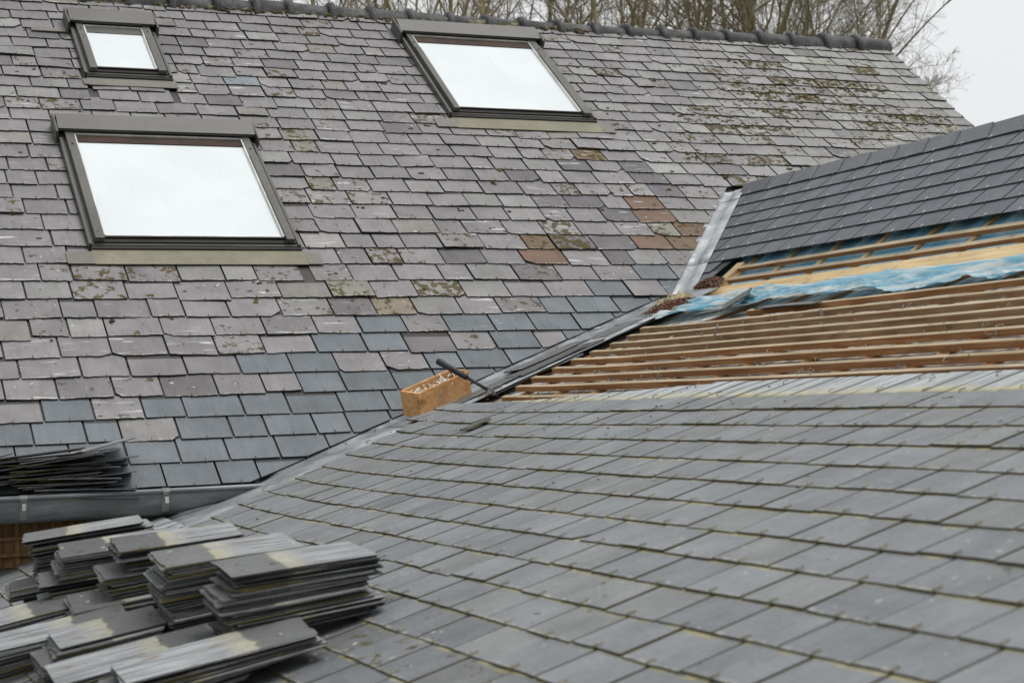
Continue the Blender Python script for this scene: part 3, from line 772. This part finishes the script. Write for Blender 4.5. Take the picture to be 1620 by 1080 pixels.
# torn membrane hanging over the first battens
mb = MB(); rm = random.Random(2)
MBOT = [(8.52, -.64), (8.32, -.60), (7.95, -.52), (7.57, -.47), (7.3, -.50), (7.0, -.57), (6.3, -.60), (5.5, -.585), (4.5, -.575), (-1.2, -.575)]
MTOP = [(8.75, -.32), (7.9, -.25), (6.7, -.295), (-1.2, -.30)]
def lin(tab, y):
    for (a, b), (c_, d_) in zip(tab, tab[1:]):
        if c_ <= y <= a: return b + (d_ - b) * (y - a) / (c_ - a)
    return tab[0][1] if y > tab[0][0] else tab[-1][1]
ph = [rm.uniform(0, 6.28) for _ in range(12)]
from mathutils import noise as mn
def crump(y, t):
    a = mn.noise(Vector((y * 1.5 + t * 1.2, t * 3.6, 1.7))); b_ = mn.noise(Vector((y * 3.6 + t * 4, t * 6.5, 5.1))); c_ = mn.noise(Vector((y * 14, t * 10, 9.3)))
    return .018 * (1 - abs(a) * 3.0) + .012 * (1 - abs(b_) * 3.2) + .003 * c_
ny, nt_ = 420, 22; g_ = []
for i in range(ny + 1):
    y_ = 8.60 + (2.0 - 8.60) * i / ny; row = []
    for j in range(nt_ + 1):
        t = j / nt_; bu, tu = lin(MBOT, y_) + .05 * mn.noise(Vector((y_ * 4.5, 3, 1))) + .03 * mn.noise(Vector((y_ * 17, 8, 1))), lin(MTOP, y_)
        row.append(mb.bm.verts.new(fl(y_, bu + (tu - bu) * t, .008 + .012 * t + crump(y_, t) * (1 if t < .95 else .3))))
    g_.append(row)
for i in range(ny):
    for j in range(nt_):
        f = mb.bm.faces.new((g_[i][j], g_[i][j + 1], g_[i + 1][j + 1], g_[i + 1][j])); f.smooth = True
bmesh.ops.solidify(mb.bm, geom=mb.bm.faces[:], thickness=.002)
mb.build('membrane', MAT['membrane'], wing)
# valley lead
def strip(name, pts_list, mat, thick=.003):
    mb = MB(); rows = [[mb.bm.verts.new(p) for p in r] for r in pts_list]
    for a, b in zip(rows, rows[1:]):
        for i in range(len(a) - 1):
            f = mb.bm.faces.new((a[i], b[i], b[i + 1], a[i + 1])); f.smooth = True
    bmesh.ops.recalc_face_normals(mb.bm, faces=mb.bm.faces[:])
    bmesh.ops.solidify(mb.bm, geom=mb.bm.faces[:], thickness=thick)
    return mb.build(name, mat, wing)
rv = random.Random(4)
for (ua, ub, lo_) in ((1.24, 1.10, .004), (1.12, .30, .002), (.33, -.05, 0)):
    rows = []
    for i in range(9):
        uu = ua + (ub - ua) * i / 8; x_, y_ = vUs(uu), vUy(uu)
        j = lambda a: rv.uniform(-a, a)
        wl = .10 + (.05 if uu < .2 else 0) + (.03 if uu < .05 else 0)
        rows.append([fm(x_ - wl, uu, .014 + lo_), fm(x_ - .05, uu + j(.004), .012 + lo_ + j(.002)), fm(x_ - .005, uu, .016 + lo_), fu(y_ - .05, uu, .020 + lo_ + j(.002)), fu(y_ - .175, uu + .004, .022 + lo_)])
    strip('valley_lead', rows, MAT['lead'])
for (ua, ub, lo_) in ((-.04, -.75, .003), (-.72, -1.55, .002), (-1.5, -2.45, .001), (-2.4, -3.95, 0)):
    rows = []
    for i in range(13):
        uu = ua + (ub - ua) * i / 12; um = uu * sL / sM
        x_, y_ = vLs(um), vLy(uu); j = lambda a: rv.uniform(-a, a)
        main_side = [fm(x_ - .16, um, .002 + lo_), fm(x_ - .06, um + j(.004), .006 + lo_ + j(.002)), fm(x_ - .01, um, .012 + lo_)] if um > -1.58 else [fl(min(8.19, y_ + q_), uu, .010 + lo_ + q_ * .08) for q_ in (.16, .08, .02)]
        rows.append(main_side + [fl(y_ - .03, uu, .012 + lo_), fl(y_ - .16, uu, .018 + lo_ + j(.003)), fl(y_ - .50, uu, .012 + lo_)])
    strip('valley_lead', rows, MAT['lead_dark'])

# ------------------------------------------------------------------ loose slates
def slate_mesh(seed, L, W, t, head=1.0):
    r = random.Random(seed); F = Field(lambda a, b, n: Vector((b, a, n)))          # long axis +X, width along Y
    o = slate_outline(r, W * r.uniform(.975, 1.015), L * r.uniform(.98, 1.015), .0035, .06)
    o = o[:-2] + [(o[-2][0] + r.uniform(-.004, .002), L * .5 + r.uniform(-.05, .05)), (o[-2][0] - r.uniform(0, .006), L - r.uniform(0, .012)), (o[-1][0] + r.uniform(0, .05), L + r.uniform(-.004, .004)), (o[-1][0] + r.uniform(0, .006), L - r.uniform(0, .02)), (o[-1][0] + r.uniform(-.002, .004), L * .5)]
    bow = r.uniform(-.003, .003)
    F.add(o, 0, 0, t, lambda a, b: t + bow * math.sin(b / L * math.pi), (0.13, .135, .14), (r.random(), .3, head), True)
    me = bpy.data.meshes.new('slate'); me.from_pydata([tuple(v) for v in F.v], [], F.f)
    uvl = me.uv_layers.new(name='UVMap'); uvl.data.foreach_set('uv', [c for p in F.uv for c in p])
    for nm, src in (('tint', [p + (1.0,) for p in F.tint]), ('aux', F.aux)):
        a = me.color_attributes.new(nm, 'FLOAT_COLOR', 'CORNER'); a.data.foreach_set('color', [c for p in src for c in p])
    me.materials.append(MAT['loose']); bm = bmesh.new(); bm.from_mesh(me); bmesh.ops.recalc_face_normals(bm, faces=bm.faces[:]); bm.to_mesh(me); bm.free()
    return me
VAR = {}
def slate_var(L, W, k):
    key = (L, W, k)
    if key not in VAR: VAR[key] = slate_mesh(int(L * 1000 + W * 3000) + k, L, W, .0046)
    return VAR[key]
NV = 9
def put_slate(me, loc, yaw, tx, ty, label, group, flip=False):
    o = bpy.data.objects.new('slate', me); C.objects.link(o)
    l = Vector((math.cos(yaw), math.sin(yaw), math.tan(tx))).normalized()
    wv = Vector((-math.sin(yaw), math.cos(yaw), math.tan(ty))).normalized()
    n = l.cross(wv).normalized(); wv = n.cross(l)
    W_ = max(v.co.y for v in me.vertices) * 2; L_ = max(v.co.x for v in me.vertices)
    loc = Vector(loc) + wv * W_ / 2                  # loc = near left corner
    if flip: loc = loc + l * L_; l, wv = -l, -wv
    o.matrix_world = Matrix(((l.x, wv.x, n.x, loc.x), (l.y, wv.y, n.y, loc.y), (l.z, wv.z, n.z, loc.z), (0, 0, 0, 1)))
    return tag(o, label, 'slate', group)
rs = random.Random(21)
def stack(top_nl, n, yaw, tx_top, tx_bot, ty, L, W, where, group, toplabel, chunks=(), flip_top=False, gap=.0064):
    n = int(n * 1.26)
    """near left corner of the TOP slate; slates are laid below it, chunks = [(from, dx, dy)] slide groups sideways"""
    z = 0.0
    for i in range(n):
        f = i / max(1, n - 1); tx = R(tx_top + (tx_bot - tx_top) * f + rs.gauss(0, .25)); dx, dy = 0.0, 0.0
        for a, p, q in chunks:
            if i >= a * 1.32: dx, dy = p, q
        yw = R(yaw + rs.gauss(0, 1.0))
        loc = Vector(top_nl) + Vector((dx + rs.gauss(0, .006), dy + rs.gauss(0, .005), -z - .0050))
        put_slate(slate_var(L, W, rs.randrange(NV)), loc, yw, tx, R(ty + rs.gauss(0, .3)), toplabel if i == 0 else where, group, flip_top if i == 0 else rs.random() < .15)
        z += gap * rs.uniform(.8, 1.25) + (rs.uniform(.002, .006) if rs.random() < .12 else 0)
stack((1.129, 4.490, -.454), 21, -3, 4.6, 8.5, 4, .41, .27, 'weathered slate inside the tallest stack, furthest right in the pile', 'slates of the right-hand stack', 'top slate of the right-hand stack, half clean grey, half pale',
      [(6, -.030, .012), (13, .012, 0), (17, -.01, 0)])
stack((1.042, 4.911, -.456), 24, -3, 5.5, 9, 6, .41, .26, 'weathered slate inside the second stack from the right', 'slates of the second stack from the right', 'top slate of the second stack from the right, rust stained on its pale half', [(5, -.012, .01), (13, .01, 0)])
stack((1.011, 5.470, -.449), 27, -4, 5.2, 8, 6, .40, .26, 'weathered slate inside the middle stack of the back row', 'slates of the middle stack', 'top slate of the middle stack, reaching out furthest to the right', [(4, .03, .02), (9, -.05, .01), (12, -.035, .01), (19, -.15, -.03)])
stack((.880, 5.801, -.483), 22, -6, 5.2, 8, 6, .42, .25, 'weathered slate inside the second stack from the left', 'slates of the second stack from the left', 'top slate of the second stack from the left, plain grey with a mossy edge', [(4, -.01, .01), (10, -.065, .01), (12, -.03, 0), (17, -.07, -.02)])
stack((.804, 6.161, -.451), 28, -8, 7, 9, 3, .42, .25, 'weathered slate inside the leftmost back stack under the gutter', 'slates of the leftmost stack', 'thin top slate of the leftmost back stack, jutting out to the left', [(1, .03, .01), (8, .04, .02), (16, -.05, -.01), (21, .0, -.01)])
stack((.791, 4.264, -.672), 16, -3, 10, 14, 4, .50, .26, 'slate in the fanned front pile at the bottom of the picture', 'slates of the fanned front pile', 'top slate of the fanned front pile, its clean end to the right',
      [(2, .015, .0), (4, -.03, 0), (6, -.08, .01), (9, -.18, .02)], True)
stack((.689, 4.637, -.722), 9, -3, 10, 14, 5, .47, .26, 'slate in the front pile second from the right', 'slates of the second front pile', 'pale top slate of the second front pile, left of the fanned front pile', [(1, .0, .0), (3, .05, 0)], True)
stack((.730, 4.950, -.668), 6, -3, 10, 11, 5, .315, .26, 'slate in the short pile with a pale blue grey top', 'slates of the short pale pile', 'pale blue grey top slate of the short pile in the middle of the front row', [], True)
stack((.690, 4.900, -.715), 6, -2, 10, 13, 5, .45, .27, 'slate jutting out under the short pale pile', 'slates under the short pale pile', 'dark slate jutting out to the left below the short pale pile')
stack((.560, 5.217, -.700), 10, -3, 10, 13, 5, .43, .26, 'slate in the yellow stained pile at the left edge', 'slates of the left edge pile', 'yellow stained top slate of the pile at the left edge', [(3, .02, .0)], True)
stack((.500, 5.62, -.70), 9, -3, 11, 13, 4, .43, .26, 'slate in the dull pile at the left edge behind the yellow stained one', 'slates of the dull left pile', 'dull top slate behind the yellow stained pile at the left edge', [], True)

# slates heaped loosely in the gutter
rh = random.Random(14); GH = 'slates heaped in the gutter'
for i in range(30):
    z = -.385 + .0060 * i + rh.uniform(-.004, .004); x = rh.uniform(.95, 1.16) - .0033 * i; yw = rh.gauss(0, 4); tx = rh.gauss(2.0, 2.5) + (i > 15) * rh.uniform(0, 4)
    lab = 'dark thin slate lying in the heap on the gutter'
    put_slate(slate_var(.45, .25, rh.randrange(7)), (x, 7.90 + rh.uniform(-.02, .03), z), R(yw), R(tx), R(-3 + rh.gauss(0, .7)), lab, GH)
for i in range(9):
    put_slate(slate_var(.45, .25, rh.randrange(7)), (rh.uniform(.45, .62), 7.91 + rh.uniform(-.02, .03), -.375 + .018 * i), R(rh.gauss(0, 3)), R(rh.gauss(4, 1.5)), R(-3), 'dark thin slate lying in the heap on the gutter', GH)
put_slate(slate_var(.45, .25, 3), (1.13, 7.96, -.235), R(4), R(13), R(-2), 'single slate sticking up and out to the right from the heap on the gutter', GH)
put_slate(slate_var(.45, .25, 5), (1.12, 7.93, -.265), R(2), R(6), R(-2), 'slate with a light edge in the upper right of the heap on the gutter', GH)

# cut slates left along the lower valley
rc = random.Random(9); VG = 'cut slates left along the valley'
vdir = math.degrees(math.atan2(sL / math.tan(PM), cL))
def vslate(y, u, n, L, W, dyaw, lab, tilt=0.0, roll=0.0):
    o = bpy.data.objects.new('slate', slate_mesh(rc.randrange(999), L, W, .006, 0.0)); C.objects.link(o)
    base = Matrix(((cL, 0, -sL), (0, 1, 0), (sL, 0, cL))).to_4x4()
    o.matrix_world = Matrix.Translation(fl(y, u, n)) @ base @ Matrix.Rotation(R(vdir + dyaw), 4, 'Z') @ Matrix.Rotation(R(-tilt), 4, 'Y') @ Matrix.Rotation(R(roll), 4, 'X')
    tag(o, lab, 'slate', VG)
vslate(8.42, -1.62, .032, .50, .19, -11, 'broad dark slate lying across the valley lead', 1, -1)
vslate(8.24, -1.70, .024, .52, .15, -5, 'dark slate strip under the broad one beside the valley lead', 1, 0)
for i in range(15):
    u_ = -2.34 + .118 * i + rc.uniform(-.03, .03); w_ = rc.uniform(.16, .26)
    vslate(vLy(u_) - .20 - w_ / 2 - rc.uniform(0, .05), u_, -.004 + .010 * (i % 3), rc.uniform(.34, .44), w_, rc.uniform(-13, 1),
           'narrow cut slate in the row between the valley lead and the batten ends', rc.uniform(-.5, 1), rc.uniform(-2, 1))
vslate(7.72, -.60, .03, .21, .17, 25, 'torn grey piece leaning below the left end of the blue membrane', 3, -14)
vslate(8.0, -.72, .035, .44, .10, 74 - vdir, 'long dark strip lying on the top battens below the blue membrane', 0, -8) if False else vslate(7.35, -.68, .010, .55, .07, -116, 'long dark strip lying on the top battens below the blue membrane', 0, -6)
vslate(8.0, -.66, .010, .45, .12, -100, 'dark sheet under the left end of the blue membrane', 0, -6)
vslate(7.07, -2.50, .027, .15, .075, -8, 'small slate offcut lying alone on the lower slates', 0, 0)
vslate(6.98, -1.20, .006, .075, .06, -60, 'small black scrap standing on a batten', 55, 0)

# ------------------------------------------------------------------ open nail box, hooks and hammer
e1 = Vector((cL, sL / math.tan(PM), sL)).normalized()                      # along the valley
e2 = Vector((e1.y, -e1.x, 0)).normalized(); e2 = (e2 - Vector((0, 0, .16))).normalized()
e2 = (e2 - e1 * e2.dot(e1)).normalized(); e3 = e2.cross(e1).normalized()
if e3.z < 0: e3 = -e3
BL, BW, BH, BT_ = .385, .130, .135, .012
BO = fl(8.16, -2.29, .006) - e2 * BW                                       # lower left back corner
bx = empty('wooden_box', BO, 'open orange pine box full of slate hooks sitting in the valley', 'box')
def bpart(name, a0, a1, b0, b1, c0, c1):
    mb = MB(); mb.box(BO + e1 * a0 + e2 * b0 + e3 * c0, e1 * (a1 - a0), e2 * (b1 - b0), e3 * (c1 - c0), .0015)
    o = mb.build(name, MAT['box'], bx); return o
bpart('side_panel', 0.0005, BL - .0005, BW - BT_, BW, 0, BH); bpart('side_panel', 0.0005, BL - .0005, 0, BT_, 0, BH)
bpart('end_panel', 0, BT_, BT_ + .0003, BW - BT_ - .0003, .001, BH - .001); bpart('end_panel', BL - BT_, BL, BT_ + .0003, BW - BT_ - .0003, .001, BH + .004)
bpart('bottom', BT_ + .0003, BL - BT_ - .0003, BT_ + .0003, BW - BT_ - .0003, .002, .014)
# faint grey smudges where a stencil has worn off the long side
mb = MB()
for (a, c_, ra, rc_) in ((.165, .083, .022, .018), (.17, .040, .038, .010)):
    mb.poly([BO + e1 * (a + ra * math.cos(t)) + e2 * (BW + .0006) + e3 * (c_ + rc_ * math.sin(t) + .12 * ra * math.cos(t)) for t in [k * math.pi / 8 for k in range(16)]])
MAT['smudge'] = plain_material('stencil_smudge', (.22, .19, .15), (.48, .25, .10), 34, .6, .3, 0, 0)
mb.build('stencil_mark', MAT['smudge'], bx)
mb = MB()
for q in range(5):
    c_ = BO + e1 * -.0006 + e2 * (BW * (.3 if q % 2 else .68)) + e3 * (.03 + .02 * q); mb.tube([c_, c_ + e1 * .002], .0022, 6)
mb.build('nail_head', MAT['steel'], bx)
# hooks in the box
def bent_hook(mb, O, a, b, L, r):
    mb.tube([O - a * L * .5 + b * .014, O - a * L * .5, O + a * L * .42, O + a * L * .5 + b * .012, O + a * L * .42 + b * .022], r, 5)
rk = random.Random(6)
MAT['hook_white'] = plain_material('bright_hook', (.55, .54, .50), (.75, .74, .70), 30, .3, .5, .3, 0)
for q in range(70):
    O = BO + e1 * rk.uniform(.04, .31) + e2 * rk.uniform(.03, BW - .03) + e3 * (rk.uniform(.075, .108) + (.025 if rk.random() < .2 else 0))
    a = Vector((rk.gauss(0, 1), rk.gauss(0, 1), rk.gauss(0, .55))).normalized(); b = a.orthogonal().normalized()
    mb = MB(); bent_hook(mb, O, a, b, rk.uniform(.05, .085), .0022)
    tag(mb.build('slate_hook', MAT['hook_white']), 'bright bent wire hook in the heap inside the wooden box', 'hook', 'hooks in the wooden box')
mb = MB(); mb.box(BO + e1 * .013 + e2 * .013 + e3 * .0145, e1 * (BL - .026), e2 * (BW - .026), e3 * .068)
tag(mb.build('hook_heap', MAT['hook_dull']), 'matted mass of hooks filling the lower part of the wooden box', 'hooks', kind='stuff')
# hammer across the end of the box
ham = empty('hammer', (3.5, 8.40, .03), 'long hammer with a black rubber grip lying across the end of the box', 'hammer')
h0, h1, h2 = Vector((3.164, 8.219, .200)), Vector((3.285, 8.118, .108)), Vector((3.379, 8.022, .030))
ax = (h1 - h0).normalized()
mb = MB(); mb.tube([h0 - ax * .004, h0, h0 + ax * .012, h0 + ax * .05, h0 + ax * .11, h1 - ax * .006, h1], [.009, .0155, .018, .0165, .0155, .0155, .012], 14)
mb.build('grip', MAT['black'], ham)
ax2 = (h2 - h1).normalized()
mb = MB(); mb.tube([h1 - ax * .01, h1 + ax2 * .05, h2], [.0088, .0085, .0095], 10); mb.build('shaft', MAT['black'], ham)
hd = Vector((fwd.x, fwd.y, 0)).cross(ax2).normalized(); sd_ = ax2.cross(hd).normalized()
mb = MB()
mb.tube([h2 - sd_ * .030, h2 - sd_ * .024, h2 - sd_ * .010, h2 + sd_ * .012, h2 + sd_ * .05, h2 + sd_ * .075 + ax2 * .012], [.0155, .017, .013, .014, .010, .004], 12)
mb.tube([h2 - ax2 * .016, h2 + ax2 * .016], [.011, .0115], 12)
mb.build('head', MAT['steel'], ham)

# ------------------------------------------------------------------ litter
rd = random.Random(31)
mb = MB()
for q in range(330):                                 # wire ends, hooks and slate chips between the battens
    gap = rd.choice(BT[2:]); y_ = rd.uniform(2.2, min(8.1, gap[1])); u_ = gap[0] + rd.uniform(.004, .10)
    if rd.random() < .62:
        a = Vector((rd.gauss(0, 1), rd.gauss(0, 1), rd.gauss(0, .25))).normalized()
        bent_hook(mb, fl(y_, u_, rd.uniform(-.028, -.004)), a, a.orthogonal().normalized(), rd.uniform(.02, .055), .0014)
    else:
        a = fl(y_, u_, rd.uniform(-.032, -.012)); sx = rd.uniform(.008, .04)
        mb.box(a, Vector((rd.gauss(0, 1), rd.gauss(0, 1), rd.gauss(0, .3))).normalized() * sx, Vector((rd.gauss(0, 1), rd.gauss(0, 1), .1)).normalized() * sx * .6, (0, 0, .004))
for q in range(22):
    y_ = rd.uniform(2.5, 8.0); u_ = rd.choice(BT)[0] + rd.uniform(-.02, .01)
    a = Vector((rd.gauss(0, 1), rd.gauss(0, 1), rd.gauss(0, .5))).normalized(); bent_hook(mb, fl(y_, u_, .008), a, a.orthogonal().normalized(), rd.uniform(.03, .07), .0016)
MAT['hook_mid'] = plain_material('hook_weathered', (.12, .112, .095), (.24, .228, .20), 30, .4, .5, .4, 0)
tag(mb.build('scattered_hooks', MAT['hook_mid']), 'wire hooks and slate chips scattered between the brown battens', 'litter', kind='stuff')
mb = MB()
for q in range(90):                                  # crumbs and wire ends on the lower slates
    y_ = rd.uniform(1.9, 8.0); u_ = rd.uniform(-4.2, -1.95) if rd.random() < .5 else rd.uniform(-2.5, -1.95)
    if y_ > vLy(u_) - .1: continue
    s_ = rd.uniform(.002, .0055); bmesh.ops.create_icosphere(mb.bm, subdivisions=1, radius=s_, matrix=Matrix.Translation(fl(y_, u_, .026 + lift(y_, u_))) @ Matrix.Diagonal((1.6, 1, .6, 1)))
tag(mb.build('crumbs', MAT['debris']), 'dark crumbs and bits scattered over the lower slates', 'litter', kind='stuff')
def heap(name, mat, F, y0, u0, ry, ru, h, n, label, seed):
    r_ = random.Random(seed); mb = MB()
    for q in range(n):
        a, b = r_.gauss(0, .45), r_.gauss(0, .45)
        if a * a + b * b > 1: continue
        hh = h * (1 - (a * a + b * b)) * r_.uniform(.2, 1)
        o = F(y0 + a * ry, u0 + b * ru, .015 + hh); d = Vector((r_.gauss(0, 1), r_.gauss(0, 1), r_.gauss(0, .6))).normalized()
        mb.box(o, d * r_.uniform(.005, .016), d.orthogonal().normalized() * r_.uniform(.004, .010), d.cross(d.orthogonal()).normalized() * .003)
    tag(mb.build(name, mat), label, 'debris', kind='stuff')
heap('debris_heap', MAT['debris'], fl, 8.72, -.42, .24, .17, .034, 1900, 'heap of reddish brown leaf litter in the valley at the left end of the membrane', 1)
heap('debris_heap', MAT['debris'], fu, 9.0, .03, .16, .08, .04, 1100, 'heap of grey brown litter on the lead at the foot of the new slates', 2)
mb = MB(); g_ = []                                    # crumbling mound of bedding mortar
for i in range(33):
    row = []
    for j in range(25):
        a, b = i / 16 - 1, j / 12 - 1; h = max(0, 1 - a * a - b * b) ** .6
        n1 = mn.noise(Vector((a * 4, b * 4, 2))); n2 = mn.noise(Vector((a * 11, b * 11, 4))); n3 = mn.noise(Vector((a * 25, b * 25, 7)))
        row.append(mb.bm.verts.new(fl(8.99 + a * .22, -.24 + b * .15 + a * .04, -.01 + h * (.052 + .03 * n1 + .022 * n2 + .012 * n3))))
    g_.append(row)
for i in range(32):
    for j in range(24): mb.bm.faces.new((g_[i][j], g_[i][j + 1], g_[i + 1][j + 1], g_[i + 1][j]))
bmesh.ops.recalc_face_normals(mb.bm, faces=mb.bm.faces[:])
tag(mb.build('mortar_lump', MAT['mortar_lump']), 'crumbling lump of old yellow mortar at the left end of the pale board', 'mortar')

# ------------------------------------------------------------------ lattice and timber by the lower wall
la = empty('wooden_lattice', (.9, 8.15, -.75), 'brown wooden lattice in the dark against the wall below the gutter', 'lattice')
for q in range(9):
    mb = MB(); mb.box((.70 + q * .082, 8.155, -.70), (.022, 0, 0), (0, .014, 0), (0, 0, .24), .002); mb.build('upright_slat', MAT['lattice'], la)
for z in (-.66, -.585, -.505):
    mb = MB(); mb.box((.66, 8.138, z), (.66, 0, 0), (0, .0165, 0), (0, 0, .018), .002); mb.build('cross_slat', MAT['lattice'], la)
mb = MB(); mb.box((.68, 8.172, -.71), (.64, 0, 0), (0, .012, 0), (0, 0, .25)); mb.build('back_board', MAT['lattice'], la)
mb = MB(); mb.box((.42, 4.30, -.90), (.55, -.03, .07), (.01, .07, 0), (0, 0, .05), .003)
tag(mb.build('timber_offcut', MAT['board']), 'pale timber offcut lying under the front slates at the bottom left', 'timber')

# ------------------------------------------------------------------ bare trees behind the ridge
def grow(seed, stems, lean, spread, thick=1.0):
    r_ = random.Random(seed); tr, br = MB(), MB(); cnt = [0]
    def branch(p, d, L, rad, lvl):
        cnt[0] += 1
        n = 5 if lvl < 2 else 4 if lvl < 3 else 3
        pts, rads = [p.copy()], [rad]; q = p.copy(); dd = d.copy()
        for i in range(n):
            dd = (dd + Vector((r_.gauss(0, .13), r_.gauss(0, .13), r_.gauss(.05 if lvl < 3 else -.02, .10)))).normalized()
            q = q + dd * L / n; pts.append(q.copy()); rads.append(rad * (1 - .72 * (i + 1) / n))
        (tr if lvl == 0 else br).tube(pts, rads, 6 if lvl == 0 else 4 if lvl == 1 else 3, False)
        if lvl >= 4: return
        kids = (13, 8, 6, 4)[lvl] + ((9, 5, 3, 1)[lvl] if thick < 1 else 0)
        for k in range(kids):
            f = r_.uniform(.40 if lvl == 0 else .15, 1.0); i = min(n - 1, int(f * n)); o = pts[i].lerp(pts[i + 1], f * n - i)
            a = (pts[i + 1] - pts[i]).normalized(); s_ = a.orthogonal().normalized(); s_ = Matrix.Rotation(r_.uniform(0, 6.28), 3, a) @ s_
            ang = R(r_.uniform(18, 48 if lvl else 42)) * (1 if lvl else spread)
            nd = (a * math.cos(ang) + s_ * math.sin(ang)).normalized()
            if o.z < 8.0 and lvl < 2 and r_.random() < .5: continue
            branch(o, nd, L * r_.uniform(.34, .52) * ((.78 if thick == 1 else .55) if lvl == 0 else 1) * (1.15 - .5 * f), max(.0028, rads[i] * r_.uniform(.38, .6)), lvl + 1)
    for s in range(stems):
        a = 2 * math.pi * s / stems + r_.uniform(-.4, .4); o = Vector((math.cos(a), math.sin(a), 0)) * (.22 if stems > 1 else 0)
        d = (Vector((math.cos(a) * r_.uniform(.03, .17), math.sin(a) * r_.uniform(.03, .17), 1)) + lean).normalized()
        branch(o, d, r_.uniform(13.0, 16.5), r_.uniform(.08, .125) * thick, 0)
    out = []
    for mb, nm, mt in ((tr, 'trunk', MAT['bark']), (br, 'crown', MAT['twig'])):
        me = bpy.data.meshes.new(nm); mb.bm.to_mesh(me); mb.bm.free(); me.materials.append(mt); out.append(me)
    return out
KIND = [grow(1, 3, Vector((0, 0, 0)), 1.0), grow(2, 2, Vector((.05, 0, 0)), 1.0), grow(3, 4, Vector((0, 0, 0)), 1.1), grow(4, 3, Vector((-.02, -.02, 0)), 1.2, .5), grow(7, 1, Vector((0, 0, 0)), 1.2)]
TG = 'bare trees behind the ridge'
TREES = [  # x, y, kind, turn, scale, label
    (8.64, 35.24, 0, 20, .98, 'leftmost bare tree, just showing over the ridge left of the upper roof window'),
    (9.89, 32.53, 2, 130, .96, 'second bare tree from the left end of the row behind the ridge'),
    (12.08, 35.91, 4, 70, 1.0, 'single stemmed bare tree behind the left edge of the upper roof window'),
    (11.39, 30.79, 1, 200, .98, 'two stemmed bare tree rising behind the left half of the upper roof window'),
    (13.03, 32.24, 0, 250, 1.0, 'three stemmed bare tree above the middle of the upper roof window'),
    (15.05, 34.62, 2, 30, 1.05, 'bushy bare tree behind the right half of the upper roof window'),
    (13.85, 29.72, 4, 310, 1.0, 'slender bare tree straight above the right corner of the upper roof window'),
    (15.97, 32.05, 1, 95, 1.02, 'bare tree just right of the upper roof window'),
    (15.98, 28.79, 2, 220, 1.0, 'bare tree with four close stems above the middle of the ridge'),
    (18.61, 31.98, 1, 300, 1.04, 'bare tree sixth from the right end of the row behind the ridge'),
    (16.22, 26.52, 0, 45, 1.0, 'nearest bare tree with thick olive stems, fifth from the right of the row'),
    (18.2, 28.91, 2, 330, 1.0, 'bare tree with crowded stems, fourth from the right of the row'),
    (17.12, 26.13, 4, 140, 1.0, 'single stemmed bare tree, third from the right of the row'),
    (18.4, 27.4, 3, 115, .92, 'bare tree behind the last ridge tiles, second from the right of the row'),
    (17.35, 25.2, 3, 0, .84, 'low spreading bare tree at the right end of the row beyond the verge'),
    (23.1, 23.4, 4, 60, .37, 'slight bare tree at the right edge of the picture above the new slates'),
]
for (x, y, k, tz, sc, lab) in TREES:
    e = empty('bare_tree', (x, y, -4.6), lab, 'tree', TG); e.rotation_euler = (0, 0, R(tz)); e.scale = (sc, sc, sc)
    for me in KIND[k]:
        o = bpy.data.objects.new(me.name.split('.')[0], me); C.objects.link(o); o.parent = e
